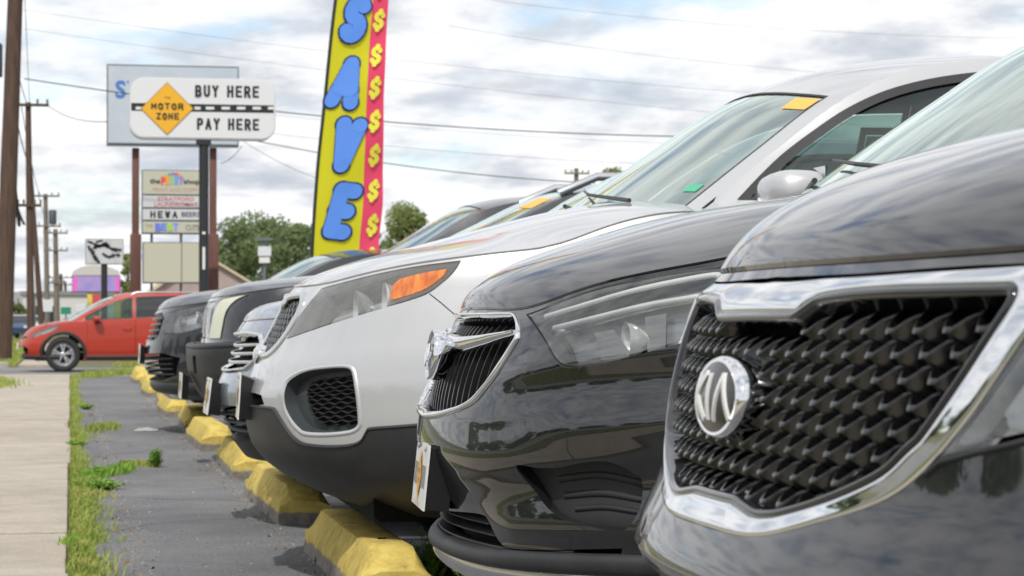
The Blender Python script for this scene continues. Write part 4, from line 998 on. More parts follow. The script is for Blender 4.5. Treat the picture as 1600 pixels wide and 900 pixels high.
x = np.linspace(-1.3, 1.3, 60); reg = np.vstack([np.stack([x, x * 0 + K4.body.z0], 1), np.stack([x, x * 0 + .47], 1)[::-1]]); hh = list(K4.holes); K4.holes.append(reg)
patch(K4.body, reg, 'lower_bumper', M_plastic, K4.root, holes=hh, off=.002, step=(.05, .04)); finish_car(K4); plate(K4, -.045, .535, yaw=0, tilt=.12, w_=.30, br=.05)
patch(K4.T, np.array([(K4.T.a[2] - .18, .26), (K4.T.a[2] - .06, .25), (K4.T.a[2] - .06, .50), (K4.T.a[2] - .18, .50)]), 'windshield_sticker', M_sticker, K4.root, off=-.002, step=(.1, .1))

# ------------------------------------------------------------------ 5: boxy truck-like SUV, black with a faded cream lamp surround
FP = [(.34, .16, .84, 3.0), (.42, .08, .90, 3.2), (.50, .04, .93, 3.2), (.56, .01, .94, 3.3), (.68, .0, .945, 3.3), (.712, .02, .94, 3.3), (.72, .085, .935, 3.0), (.78, .09, .935, 2.8), (.88, .10, .93, 2.7), (.95, .115, .92, 2.6), (.985, .14, .905, 2.6)]
K5 = build_car('parked_truck', 'boxy black SUV with cream lamp surrounds, heavy black bumper and orange side marker', 'SUV', .69, 13.8, dict(
    paint=M_dark, prof=FP, L=4.7, D=.62, ustep=.04, cstep=.03, top_u=[(0, .985), (.6, .99), (1.0, 1.03), (1.5, 1.08), (2.2, 1.10), (5, 1.16)],
    hood=[(0, .985), (.02, 1.01), (.08, 1.045), (.2, 1.07), (.5, 1.10), (.9, 1.13), (1.3, 1.15)], bC=1.28, hood_p=5, wheel_r=.40,
    bow=[(0, .10), (.3, .06), (.6, .03), (1, .05)], crown=[(0, .02), (.3, .03), (.6, .03), (1, .02)], pillar=[(1.32, .80, 1.16), (1.80, .72, 1.41), (2.22, .67, 1.60), (2.52, .66, 1.65), (3.6, .65, 1.66), (4.3, .64, 1.57), (4.6, .7, 1.2)]), group='SUVs parked nose out in a row')
def car5_front(K):
    B = K.body
    gp = symm([(0, .965), (.46, .965), (.50, .94), (.47, .85), (.42, .75), (0, .75)]); K.holes.append(gp)
    patch(B, inset(gp, .002), 'grille_panel', M_grey, K.root, off=-.004, step=(.05, .04)); 
    for i in range(-6, 7):
        u = i * .066; q = np.array([(u - .022, .78), (u + .022, .78), (u + .022, .93), (u - .022, .93)]); patch(B, q, 'grille_slot', M_gloss, K.root, off=.0015, step=(.05, .05))
    cr = curve([(.46, .745), (.46, .745), (.49, .85), (.53, .93), (.60, .968), (.72, .975), (.72, .975), (.84, .972), (.84, .972), (.76, .95), (.70, .90), (.68, .82), (.67, .745), (.67, .745)], 4, True); K.both(cr)
    for sg in (1, -1):
        q = cr if sg > 0 else mir(cr); p_ = patch(B, inset(q, .003), 'lamp_surround', M_pale, K.root, off=.004, step=(.03, .03)); wall(B, q, .004, -.03, 'surround_edge', M_plastic, p_)
        pass
        q = np.array([(.60, .595), (.80, .595), (.80, .628), (.60, .628)]); q = q if sg > 0 else mir(q); patch(B, q, 'side_marker', mat('marker_orange', (.85, .22, .03), .3), K.root, off=.004, step=(.05, .05))
        q = np.array([(.42, .55), (.52, .55), (.52, .65), (.42, .65)]); q = q if sg > 0 else mir(q); K.holes.append(q); wall(B, q, 0, -.06, 'tow_opening', M_plastic, K.root)
    x = np.linspace(-1.25, 1.25, 80); 
    reg = np.vstack([np.stack([x, x * 0 + B.z0], 1), np.stack([x, x * 0 + .722], 1)[::-1]]); h = list(K.holes); K.holes.append(reg)
    patch(B, reg, 'bumper', M_cladding, K.root, holes=h, off=.006, step=(.04, .03)); strip(B, np.stack([x, x * 0 + .700], 1), .03, 'bumper_edge', M_cladding, K.root, h=.014)
car5_front(K5); finish_car(K5); plate(K5, -.05, .47, yaw=0, tilt=.05, br=.04)
for sg in (1, -1):
    m = MB(); m.tube([(2.12, -.60 * sg, 1.60), (2.35, -.60 * sg, 1.70), (3.9, -.59 * sg, 1.705), (4.05, -.59 * sg, 1.60)], .026, 8); autosmooth(m.build('roof_rail', M_satin, K5.root), 50)
patch(K5.T, np.array([(K5.T.a[2] - .26, .34), (K5.T.a[2] - .12, .33), (K5.T.a[2] - .12, .58), (K5.T.a[2] - .26, .58)]), 'windshield_sticker', M_sticker, K5.root, off=-.002, step=(.1, .1))

# ------------------------------------------------------------------ 6: dark three-row SUV with clear lamps
EP = [(.26, .18, .88, 2.5), (.34, .08, .93, 2.5), (.42, .03, .95, 2.5), (.50, .0, .96, 2.5), (.60, .005, .965, 2.4), (.70, .02, .965, 2.4), (.80, .045, .96, 2.4), (.88, .07, .95, 2.4), (.93, .105, .935, 2.4)]
K6 = build_car('parked_suv', 'dark grey SUV with slatted grille and angular headlamps at the far end of the row', 'SUV', .56, 18.0, dict(
    paint=M_dark, prof=EP, L=5.0, D=.8, ustep=.04, cstep=.035, top_u=[(0, .93), (.5, .95), (1.0, 1.01), (1.5, 1.08), (2.2, 1.12), (5, 1.18)],
    hood=[(0, .93), (.02, .965), (.08, 1.01), (.2, 1.045), (.5, 1.09), (.9, 1.13), (1.3, 1.17), (1.7, 1.20)], bC=1.70, hood_p=4, posts=(3.2, 4.0), bow=[(0, .14), (.3, .08), (.6, .03), (1, .05)],
    pillar=[(1.75, .80, 1.20), (2.22, .74, 1.51), (2.55, .70, 1.70), (2.85, .68, 1.77), (3.2, .67, 1.79), (4.0, .66, 1.77), (4.5, .64, 1.68), (4.85, .7, 1.25)], frame=.07), group='SUVs parked nose out in a row')
def car6_front(K):
    B = K.body
    gp = symm([(0, .90), (.38, .90), (.46, .86), (.44, .74), (.36, .70), (0, .69)]); K.holes.append(gp); wall(B, gp, .004, -.05, 'grille_wall', M_gloss, K.root)
    for z in (.73, .775, .82, .865): strip(B, np.stack([np.linspace(-.42, .42, 22), np.full(22, z)], 1), .016, 'grille_slat', mat('slat_grey', (.16, .165, .17), .3, .6), K.root, h=.009, off=-.012)
    hl = curve([(.50, .76), (.49, .89), (.49, .89), (.80, .915), (1.10, .92), (1.10, .92), (1.04, .85), (.95, .78), (.95, .78), (.70, .735)], 4, True); hs = headlight(K, hl, M_lens, .08, M_lampgrey)
    bowl(K, .62, .83, .05, .05, hs); bowl(K, .78, .84, .05, .05, hs)
    for sg, h in zip((1, -1), hs):
        q = np.array([(.86, .80), (1.02, .84), (1.06, .905), (.88, .90)]); patch(B, q if sg > 0 else mir(q), 'turn_signal', mat('red_amber', (.6, .12, .05), .3), h, off=-.02, step=(.04, .04))
    it = symm([(0, .60), (.55, .60), (.72, .56), (.68, .44), (.5, .40), (0, .40)]); K.holes.append(it); wall(B, it, 0, -.06, 'intake_wall', M_plastic, K.root)
    for z in (.44, .48, .52, .56): strip(B, np.stack([np.linspace(-.64, .64, 24), np.full(24, z)], 1), .014, 'intake_bar', M_plastic, K.root, h=.012, off=-.02)
    x = np.linspace(-1.2, 1.2, 60); bead(B, np.stack([x, x * 0 + .385], 1), np.stack([x, x * 0 + .30], 1), 'front_lip', M_cladding, K.root, h=.02, base=-.02, closed=False)
car6_front(K6); finish_car(K6); plate(K6, -.04, .60, tilt=.05, br=.04)

# ------------------------------------------------------------------ 7: low dark car behind it
K7 = build_car('parked_car', 'low dark car whose windscreen shows beyond the boxy SUV, farthest of the row', 'car', .80, 21.6, dict(
    paint=M_dark, prof=CP, L=4.5, D=.8, ustep=.06, cstep=.05, top_u=[(0, .845), (.5, .86), (1.0, .93), (1.5, 1.0), (2.2, 1.02), (5, 1.05)],
    hood=[(0, .845), (.03, .89), (.1, .93), (.5, 1.02), (.9, 1.06), (1.3, 1.10)], bC=1.0, hood_p=3,
    pillar=[(1.0, .76, 1.08), (1.3, .70, 1.28), (1.62, .64, 1.42), (2.0, .60, 1.47), (3.2, .58, 1.47), (3.9, .58, 1.38), (4.25, .66, 1.06)], wheels=(.82, 3.6)), group='SUVs parked nose out in a row')
def car7_front(K):
    B = K.body; hl = curve([(.50, .66), (.52, .79), (.52, .79), (.80, .815), (1.05, .835), (1.05, .835), (.98, .76), (.75, .68)], 4, True); hs = headlight(K, hl, M_lens, .08, M_lampgrey); bowl(K, .66, .74, .05, .05, hs)
    op = symm([(0, .78), (.42, .78), (.40, .66), (0, .65)]); K.holes.append(op); wall(B, op, 0, -.05, 'grille_wall', M_gloss, K.root)
    for z in (.69, .72, .75): strip(B, np.stack([np.linspace(-.4, .4, 20), np.full(20, z)], 1), .014, 'grille_bar', M_chrome, K.root, h=.01, off=-.01)
car7_front(K7); finish_car(K7)

# ------------------------------------------------------------------ 8: red SUV crossing the end of the sidewalk
RP = [(.25, .14, .88, 2.4), (.33, .06, .90, 2.4), (.44, .0, .918, 2.4), (.54, .01, .922, 2.4), (.64, .04, .92, 2.3), (.74, .09, .915, 2.2), (.82, .15, .905, 2.2), (.87, .21, .89, 2.2)]
K8 = build_car('driving_suv', 'red orange SUV with silver roof rails crossing the end of the sidewalk', 'SUV', -1.08, 50.0, dict(
    paint=M_red, prof=RP, L=4.6, D=.82, ustep=.05, cstep=.045, top_u=[(0, .87), (.5, .90), (1.0, .98), (1.5, 1.05), (2.2, 1.07), (3.2, 1.12), (4.6, 1.20), (5.6, 1.20)],
    hood=[(0, .87), (.03, .90), (.1, .935), (.3, .99), (.6, 1.04), (.9, 1.08), (1.1, 1.10)], bC=1.15, hood_p=3, wheels=(.93, 3.59), wheel_r=.365,
    pillar=[(1.18, .80, 1.09), (1.65, .72, 1.36), (2.05, .66, 1.54), (2.4, .63, 1.62), (3.2, .62, 1.65), (4.0, .60, 1.60), (4.30, .62, 1.48), (4.5, .7, 1.2)],
    posts=(2.40, 3.35), doors=[(1.42, 2.42, .40), (2.43, 3.35, .40)], door_cut=True, handle_z=.90, shell_in=.10), zg=-.21)
def rav(K):
    B = K.body
    for sg in (1, -1):
        for b in (.93, 3.59):          # grey arch mouldings
            t = np.linspace(-.12, PI + .12, 26); o = np.array([B.uz(b + math.cos(a) * .49, .365 + math.sin(a) * .49) for a in t]); i = np.array([B.uz(b + math.cos(a) * .418, .365 + math.sin(a) * .418) for a in t])
            o[:, 1] = np.maximum(o[:, 1], .26); i[:, 1] = np.maximum(i[:, 1], .26)
            if sg < 0: o[:, 0] *= -1; i[:, 0] *= -1
            bead(B, o, i, 'arch_moulding', M_cladding, K.root, h=.014, base=-.02, closed=False)
        q = [B.uz(b, .345) for b in np.linspace(1.40, 3.12, 16)]; q2 = [B.uz(b, .26) for b in np.linspace(1.40, 3.12, 16)]; q, q2 = np.array(q), np.array(q2)
        if sg < 0: q[:, 0] *= -1; q2[:, 0] *= -1
        bead(B, q, q2, 'sill', M_cladding, K.root, h=.02, base=-.02, closed=False)
    hl = curve([(.60, .68), (.66, .755), (.66, .755), (1.0, .835), (1.28, .845), (1.28, .845), (1.12, .77), (.85, .70)], 4, True); hs = headlight(K, hl, M_lens_haze, .07, M_lampgrey); bowl(K, .8, .745, .04, .05, hs)
    op = symm([(0, .52), (.55, .52), (.66, .46), (.60, .36), (0, .34)]); K.holes.append(op); wall(B, op, 0, -.05, 'intake_wall', M_plastic, K.root)
    op = symm([(0, .74), (.50, .72), (.52, .68), (0, .67)]); K.holes.append(op); wall(B, op, 0, -.05, 'grille_wall', M_plastic, K.root)
    pass
    x = np.linspace(-1.25, 1.25, 50); bead(B, np.stack([x, x * 0 + .335], 1), np.stack([x, x * 0 + .255], 1), 'front_lip', M_cladding, K.root, h=.02, base=-.02, closed=False)
    for sg in (1, -1):
        m = MB(); m.tube([(2.35, -.60 * sg, 1.62), (2.45, -.60 * sg, 1.675), (3.9, -.58 * sg, 1.665), (4.05, -.58 * sg, 1.61)], .02, 8); autosmooth(m.build('roof_rail', M_satin, K.root), 50)
rav(K8); finish_car(K8); mirror(K8, 1.62, .90, 1.10, 1); mirror(K8, 1.62, .90, 1.10, -1)
m = MB(); m.box((-.03, -.15, .47), (.0, .15, .62)); m.build('license_plate', M_plate, K8.root)
# driver side pillar mirror triangle etc. stay part of the cabin
# ================================================================== the ground
def sheet(name, x0, x1, y0, y1, zoff, m, nx=None, ny=None, kind='structure', edge=None, wob=None):
    nx = nx or 2; ny = ny or max(2, int((y1 - y0) / 2)); xs = np.linspace(0, 1, nx); ys = np.linspace(y0, y1, ny); vs = []
    for y in ys:
        a = x0(y) if callable(x0) else x0; b = x1(y) if callable(x1) else x1
        for t in xs: vs.append((a + (b - a) * t, y, float(gz(0, y)) + zoff))
    fs = [(j * nx + i, j * nx + i + 1, (j + 1) * nx + i + 1, (j + 1) * nx + i) for j in range(ny - 1) for i in range(nx - 1)]
    o = mesh(name, vs, fs, m); o['kind'] = kind; return o
def asphalt(name, c1, c2, patchy=.5, crack=True, scale=1., lo=.42, hi=1.6):
    def bld(nt, b, tc):
        N, Lk = nt.nodes.new, nt.links.new
        def nz(s, d, r=.6, st=(1, 1, 1)):
            mp = N('ShaderNodeMapping'); mp.inputs['Scale'].default_value = st; n = N('ShaderNodeTexNoise'); n.inputs['Scale'].default_value = s; n.inputs['Detail'].default_value = d; n.inputs['Roughness'].default_value = r
            Lk(tc.outputs['Object'], mp.inputs[0]); Lk(mp.outputs[0], n.inputs['Vector']); return n.outputs[0]
        big, mid, fine = nz(.55 * scale, 5, .65, (1, 1, 1)), nz(3.5 * scale, 8, .7), nz(70, 8, .85)
        def rp(f, a, b_, c, d):
            r = N('ShaderNodeValToRGB'); e = r.color_ramp.elements; e[0].position, e[1].position = a, b_; e[0].color, e[1].color = (*c, 1), (*d, 1); Lk(f, r.inputs[0]); return r.outputs[0]
        base = rp(big, .38, .64, c1, c2)
        def mixc(t, f, a, b_):
            m = N('ShaderNodeMix'); m.data_type = 'RGBA'; m.blend_type = t
            if isinstance(f, float): m.inputs[0].default_value = f
            else: Lk(f, m.inputs[0])
            Lk(a, m.inputs[6]); Lk(b_, m.inputs[7]); return m.outputs[2]
        c = mixc('MULTIPLY', 1.0, base, rp(mid, .3, .7, (.82, .82, .82), (1.16, 1.15, 1.12))); c = mixc('MULTIPLY', 1.0, c, rp(fine, .36, .66, (lo, lo, lo), (hi, hi, hi * .99)))
        if crack:
            v = N('ShaderNodeTexVoronoi'); v.feature = 'DISTANCE_TO_EDGE'; v.inputs['Scale'].default_value = .42; mp = N('ShaderNodeMapping'); mp.inputs['Scale'].default_value = (1, .8, 1)
            n = N('ShaderNodeTexNoise'); n.inputs['Scale'].default_value = 2.2; n.inputs['Detail'].default_value = 6; ad = N('ShaderNodeVectorMath'); ad.operation = 'MULTIPLY_ADD'
            Lk(tc.outputs['Object'], n.inputs['Vector']); ad.inputs[1].default_value = (.5, .5, 0); Lk(n.outputs['Color'], ad.inputs[0]); Lk(tc.outputs['Object'], ad.inputs[2]); Lk(ad.outputs[0], mp.inputs[0]); Lk(mp.outputs[0], v.inputs['Vector'])
            c = mixc('MULTIPLY', 1.0, c, rp(v.outputs[0], .001, .007, (.74, .73, .71), (1, 1, 1)))
        Lk(c, b.inputs['Base Color']); bp = N('ShaderNodeBump'); bp.inputs['Strength'].default_value = .7; bp.inputs['Distance'].default_value = .004; Lk(fine, bp.inputs['Height']); Lk(bp.outputs[0], b.inputs['Normal'])
    return mat(name, c1, .88, spec=.3, build=bld)
M_asph = asphalt('lot_asphalt', (.140, .143, .156), (.195, .196, .205)); M_road = asphalt('road_asphalt', (.18, .18, .185), (.24, .24, .235), crack=False)
M_conc = asphalt('sidewalk_concrete', (.395, .35, .295), (.455, .41, .35), crack=False, scale=.9, lo=.80, hi=1.18)
M_ground = mat('verge_soil', (.10, .10, .045), .95, noise=(3, (.16, .15, .08), .4, .7, 8, (1, 1, 1)))
M_curb = mat('curb_concrete', (.36, .34, .30), .85, noise=(9, (.46, .44, .40), .4, .7, 8, (1, 1, 1)))
# terrain, out to the horizon
ys = np.r_[-60, np.arange(-50, 80, 5), 100, 200, 500, 3000]; xs = np.r_[-2500, -300, -60, -20, 0, 20, 60, 300, 2500]
v = [(x, y, float(gz(0, y)) - .03) for y in ys for x in xs]; n = len(xs)
o = mesh('ground', v, [(j * n + i, j * n + i + 1, (j + 1) * n + i + 1, (j + 1) * n + i) for j in range(len(ys) - 1) for i in range(n - 1)], M_ground); o['kind'] = 'structure'
sheet('parking_lot', .06, 34, -12, 36.2, 0, M_asph)
sheet('parking_lot', 2.2, 40, 36.2, 46.0, .0, M_asph)
sheet('driveway', -1.75, 40, 45.8, 54, -.004, M_road)
sheet('driveway', -1.75, 2.2, 36.2, 45.9, .0, M_road)
sheet('parking_lot', 2.0, 46, 58, 120, .0, M_asph)
sheet('road', -14.5, -4.2, -50, 1200, -.015, M_road, ny=200)
for xx in (-14.2, -9.5, -9.2, -4.6):
    sheet('lane_marking', xx, xx + .1, -50, 600, -.009, mat('road_paint', (.62, .50, .12), .7) if -10 < xx < -9 else mat('road_paint_white', (.7, .7, .68), .7), ny=120)
# sidewalk of separate slabs
pv = thing('sidewalk', 'concrete sidewalk', 'sidewalk'); pv['kind'] = 'structure'; del pv['category']
y = -9.0; k = 0
while y < 35.6:
    ln = 1.52; sx0, sx1 = (-1.22, -.005); d = .006 * random.uniform(-1, 1)
    m = MB(); m.box((sx0 + random.uniform(-.01, .01), y + .008, -.10), (sx1 + random.uniform(-.012, .012), y + ln - .008, .022 + d), bev=.006); o = m.build('slab', M_conc, pv); y += ln
sheet('joint_soil', -1.24, .06, -9, 36, -.004, M_ground); bpy.data.objects['joint_soil']['kind'] = 'structure'
y = 55.5
pv2 = thing('sidewalk', 'far concrete sidewalk', 'sidewalk'); pv2['kind'] = 'structure'; del pv2['category']
while y < 110:
    m = MB(); m.box((-1.2, y + .01, -.3), (0, y + 1.5, -.18)); m.build('slab', M_conc, pv2); y += 1.52
# kerbs at the drive
for a, b, y0, y1 in ((-4.2, -4.05, -40, 35.9), (-4.2, -4.05, 55, 300)):
    o = sheet('curb', a, b, y0, y1, .06, M_curb); 
m = MB(); m.box((1.6, 54.6, -.3), (30, 54.85, -.07), bev=.02); o = m.build('curb', M_curb); o['kind'] = 'structure'
m = MB(); m.box((-4.2, 54.4, -.3), (-1.4, 54.6, -.09), bev=.02); o = m.build('curb', M_curb); o['kind'] = 'structure'
# parking line seen under the second car, pale scuffs on the asphalt
Mline = mat('line_paint', (.52, .52, .50), .8, noise=(30, (.30, .30, .30), .45, .62, 8, (1, 1, 1)))
for yy in (8.95, 11.7, 14.4, 17.2, 20.0): sheet('parking_line', 1.0, 5.6, yy - .05, yy + .05, .004, Mline, ny=2)
def blob(name, cx, cy, rx, ry, z, m, kind='structure', n=26, seed=1):
    rnd = random.Random(seed); ph = [rnd.uniform(0, 6) for _ in range(4)]; vs = [(cx, cy, z)]
    for i in range(n):
        t = 2 * PI * i / n; r_ = 1 + .25 * math.sin(2 * t + ph[0]) + .18 * math.sin(3 * t + ph[1]) + .12 * math.sin(5 * t + ph[2]); vs.append((cx + rx * r_ * math.cos(t), cy + ry * r_ * math.sin(t), z))
    o = mesh(name, vs, [(0, 1 + i, 1 + (i + 1) % n) for i in range(n)], m); o['kind'] = kind; return o
p = gnd(228, 672); blob('paint_scuff', p[0], p[1], .07, .35, .005, Mline, seed=3)
p = gnd(285, 632); blob('repair_patch', p[0] + .5, p[1], .35, 1.2, .003, asphalt('patch_asphalt', (.045, .045, .05), (.07, .07, .07), crack=False), seed=5)
0 and blob('repair_patch', .38, 9.4, .22, 1.1, .003, asphalt('patch_brown', (.185, .172, .162), (.215, .20, .19), crack=False), seed=8)
# ------------------------------------------------------------------ wheel stops
def stop_mat():
    def bld(nt, b, tc):
        N, Lk = nt.nodes.new, nt.links.new; sp = N('ShaderNodeSeparateXYZ'); Lk(tc.outputs['Object'], sp.inputs[0])
        oi = N('ShaderNodeObjectInfo'); va = N('ShaderNodeVectorMath'); va.operation = 'ADD'; cb = N('ShaderNodeCombineXYZ'); mm = N('ShaderNodeMath'); mm.operation = 'MULTIPLY'; mm.inputs[1].default_value = 40
        Lk(oi.outputs['Random'], mm.inputs[0]); Lk(mm.outputs[0], cb.inputs[0]); Lk(tc.outputs['Object'], va.inputs[0]); Lk(cb.outputs[0], va.inputs[1])
        def nz(s, d, r):
            n = N('ShaderNodeTexNoise'); n.inputs['Scale'].default_value = s; n.inputs['Detail'].default_value = d; n.inputs['Roughness'].default_value = r; Lk(va.outputs[0], n.inputs['Vector']); return n.outputs[0]
        edge = nz(9, 5, .6); a = N('ShaderNodeMath'); a.operation = 'MULTIPLY_ADD'; a.inputs[1].default_value = -.05; Lk(edge, a.inputs[0]); Lk(sp.outputs[2], a.inputs[2])
        r = N('ShaderNodeMapRange'); r.inputs[1].default_value = .020; r.inputs[2].default_value = .030; Lk(a.outputs[0], r.inputs[0])
        def rp(f, st):
            q = N('ShaderNodeValToRGB'); e = q.color_ramp.elements; e[0].position, e[0].color = st[0][0], (*st[0][1], 1); e[1].position, e[1].color = st[-1][0], (*st[-1][1], 1)
            for p_, c in st[1:-1]: x = e.new(p_); x.color = (*c, 1)
            Lk(f, q.inputs[0]); return q.outputs[0]
        ye = rp(nz(14, 9, .75), [(.32, (.20, .165, .09)), (.41, (.48, .36, .10)), (.55, (.64, .49, .12)), (.75, (.70, .58, .24))]); gr = rp(nz(22, 8, .7), [(.3, (.12, .105, .09)), (.55, (.26, .235, .20)), (.75, (.36, .34, .30))])
        m = N('ShaderNodeMix'); m.data_type = 'RGBA'; Lk(r.outputs[0], m.inputs[0]); Lk(gr, m.inputs[6]); Lk(ye, m.inputs[7]); Lk(m.outputs[2], b.inputs['Base Color'])
        bp = N('ShaderNodeBump'); bp.inputs['Strength'].default_value = .8; bp.inputs['Distance'].default_value = .006; Lk(nz(60, 8, .8), bp.inputs['Height']); Lk(bp.outputs[0], b.inputs['Normal'])
    return mat('wheel_stop_concrete', (.5, .4, .1), .85, spec=.25, build=bld)
M_stop = stop_mat()
def make_stop(seed):
    """precast concrete bar: upright foot, sloped shoulders, hipped ends, drainage notches"""
    rnd = random.Random(seed); L, W, H_ = 1.66, .235, .165; n = 40; vs = []; fs = []
    ys = np.linspace(0, L, n); ring = 9
    for y in ys:
        e = min(y, L - y); k = min(1, .42 + .58 * e / .17) if e < .17 else 1.; hh = .095 + (H_ - .095) * (min(1, e / .11) if e < .11 else 1.)
        if e < .001: hh = .098
        nt = .024 if any(abs(y - q) < .03 for q in (.42, 1.24)) else 0
        tw = .125 * (1 - 0 * k); j = lambda s=.0018: rnd.uniform(-s, s)
        tt = max(.03, tw) / 2; sh = .078
        sec = [(-W / 2, nt), (-W / 2 + .004 + j(), .04), (-W / 2 + .008 + j(), sh + j()), (-tt - .004, min(hh, H_) - .006 + j(.002)), (-tt + .012, hh + j(.002)), (tt - .012, hh + j(.002)), (tt + .004, hh - .006), (W / 2 - .008, sh), (W / 2, 0)]
        vs += [(W / 2 + x + j(.0015), y, z) for x, z in sec]
    for i in range(n - 1): fs += [(i * ring + k, i * ring + k + 1, (i + 1) * ring + k + 1, (i + 1) * ring + k) for k in range(ring - 1)]
    fs += [tuple(range(ring))[::-1], tuple((n - 1) * ring + k for k in range(ring))]; return vs, fs
places = ['nearest the camera, cut off by the frame', 'second from the camera, under the silver SUV', 'third from the camera', 'fourth from the camera', 'fifth from the camera', 'sixth from the camera', 'seventh from the camera', 'eighth from the camera', 'ninth from the camera, beyond the dark SUV', 'tenth from the camera', 'eleventh, the farthest one at the end of the row']
for i, lab in enumerate(places):
    v, f = make_stop(i); y0 = 6.88 + i * 2.745 + (0, 0, .0, .04, 0, .06, -.05, .04, .0, .05, 0)[i]
    o = mesh('wheel_stop', v, f, M_stop); autosmooth(o, 28); o.location = (.85 + (0, 0, 0, -.01, .01, -.02, .02, .0, .03, .02, .05)[i], y0, float(gz(0, y0)))
    o.rotation_euler = (0, 0, R((0, .6, -.5, .8, -.9, .6, -1.2, 1, -.5, 1, -1)[i])); tag(o, 'yellow painted concrete wheel stop, ' + lab, 'wheel stop', 'yellow wheel stops along the row')
    if i in (0, 1, 2, 3):
        for yy in (.35, 1.31):
            q, ff = lathe([(.0, .001), (.014, .001), (.014, -.02)], 10, 'z'); mesh('anchor_hole', [(a + .1175, b_ + yy, c + .1655) for a, b_, c in q], ff, M_void, o)
# ------------------------------------------------------------------ grass and weeds
def leafmat(name, c1, c2, sc=1.2, tr=.25):
    m = bpy.data.materials.get(name)
    if m: return m
    m = bpy.data.materials.new(name); m.use_nodes = True; nt = m.node_tree; b = nt.nodes['Principled BSDF']; N, Lk = nt.nodes.new, nt.links.new
    tc = N('ShaderNodeTexCoord'); n = N('ShaderNodeTexNoise'); n.inputs['Scale'].default_value = sc; n.inputs['Detail'].default_value = 5; n.inputs['Roughness'].default_value = .7; Lk(tc.outputs['Object'], n.inputs['Vector'])
    r = N('ShaderNodeValToRGB'); r.color_ramp.elements[0].position = .34; r.color_ramp.elements[1].position = .66; r.color_ramp.elements[0].color = (*c1, 1); r.color_ramp.elements[1].color = (*c2, 1); Lk(n.outputs[0], r.inputs[0])
    Lk(r.outputs[0], b.inputs['Base Color']); b.inputs['Roughness'].default_value = .6; b.inputs['Specular IOR Level'].default_value = .3
    t = N('ShaderNodeBsdfTranslucent'); mx = N('ShaderNodeMixShader'); mx.inputs[0].default_value = tr; Lk(r.outputs[0], t.inputs[0]); Lk(b.outputs[0], mx.inputs[1]); Lk(t.outputs[0], mx.inputs[2]); Lk(mx.outputs[0], nt.nodes['Material Output'].inputs[0]); return m
M_grass = leafmat('grass_blades', (.21, .32, .045), (.44, .45, .13), 3.); M_weed = leafmat('weed_leaves', (.15, .33, .035), (.28, .44, .07), 9.)
def blades(name, pts, h, m, wd=.004, lean=.5, kind='stuff', seed=0):
    rnd = np.random.RandomState(seed); P = np.asarray(pts, float); n = len(P); hh = h * rnd.uniform(.5, 1.25, n) if np.ndim(h) == 0 else np.asarray(h) * rnd.uniform(.6, 1.2, n)
    a = rnd.uniform(0, 2 * PI, n); ln = rnd.uniform(.1, lean, n) * hh; d = np.stack([np.cos(a), np.sin(a), 0 * a], 1); s = np.stack([-np.sin(a + .7), np.cos(a + .7), 0 * a], 1) * (wd * rnd.uniform(.7, 1.4, n))[:, None] / 2
    mid = P + d * (ln * .35)[:, None] + np.array([0, 0, 1]) * (hh * .6)[:, None]; tip = P + d * ln[:, None] + np.array([0, 0, 1]) * hh[:, None] * .96
    V = np.stack([P - s, P + s, mid + s * .8, mid - s * .8, tip], 1).reshape(-1, 3); k = np.arange(n) * 5
    F = [(i, i + 1, i + 2, i + 3) for i in k] + [(i + 3, i + 2, i + 4) for i in k]
    o = mesh(name, V, F, m); o['kind'] = kind; return o
rs = np.random.RandomState(3)
pts = []
for y in np.arange(6.6, 36, .012):
    near = 1 if y < 14 else .55
    wdt = .085 + .04 * math.sin(y * 1.9) + .035 * math.sin(y * .77 + 1) + (.10 if 11.2 < y < 13.2 else 0) + (.07 if 8.9 < y < 9.6 else 0)
    for _ in range(int(11 * near)): pts.append((.005 + abs(rs.normal(0, .5)) * wdt if rs.rand() < .8 else rs.uniform(-.01, wdt * .8), y + rs.uniform(-.01, .01), .0))
blades('grass', np.array(pts), .032, M_grass, .0055, .9, seed=1)
pts = [(rs.normal(.045, .022), y, 0) for y in rs.uniform(6.6, 36, 1500)]; blades('grass', pts, .055, M_grass, .005, .6, seed=2)
# grass in the crack across the asphalt
a, b_ = gnd(190, 727), gnd(243, 729); pts = [a + (b_ - a) * t + rs.normal(0, (.01, .05, 0)) for t in rs.rand(500)]; blades('grass', pts, .035, M_grass, .006, .8, seed=4)
a, b_ = gnd(120, 752), gnd(205, 735); pts = [a + (b_ - a) * t + rs.normal(0, (.02, .10, 0)) for t in rs.rand(700)]; blades('grass', pts, .05, M_weed, .008, .8, seed=5)
a, b_ = gnd(140, 672), gnd(185, 668); pts = [a + (b_ - a) * t + rs.normal(0, (.02, .2, 0)) for t in rs.rand(500)]; blades('grass', pts, .05, M_grass, .009, .8, seed=6)
a, b_ = gnd(130, 590), gnd(215, 583); pts = [a + (b_ - a) * t + rs.normal(0, (.06, .35, 0)) for t in rs.rand(1600)]; blades('grass', pts, .10, M_grass, .014, .6, seed=7)
a, b_ = gnd(95, 858), gnd(120, 850); pts = [a + (b_ - a) * t + rs.normal(0, (.01, .04, 0)) for t in rs.rand(90)]; blades('grass', np.array(pts) + (0, 0, .02), .02, M_weed, .005, .8, seed=8)
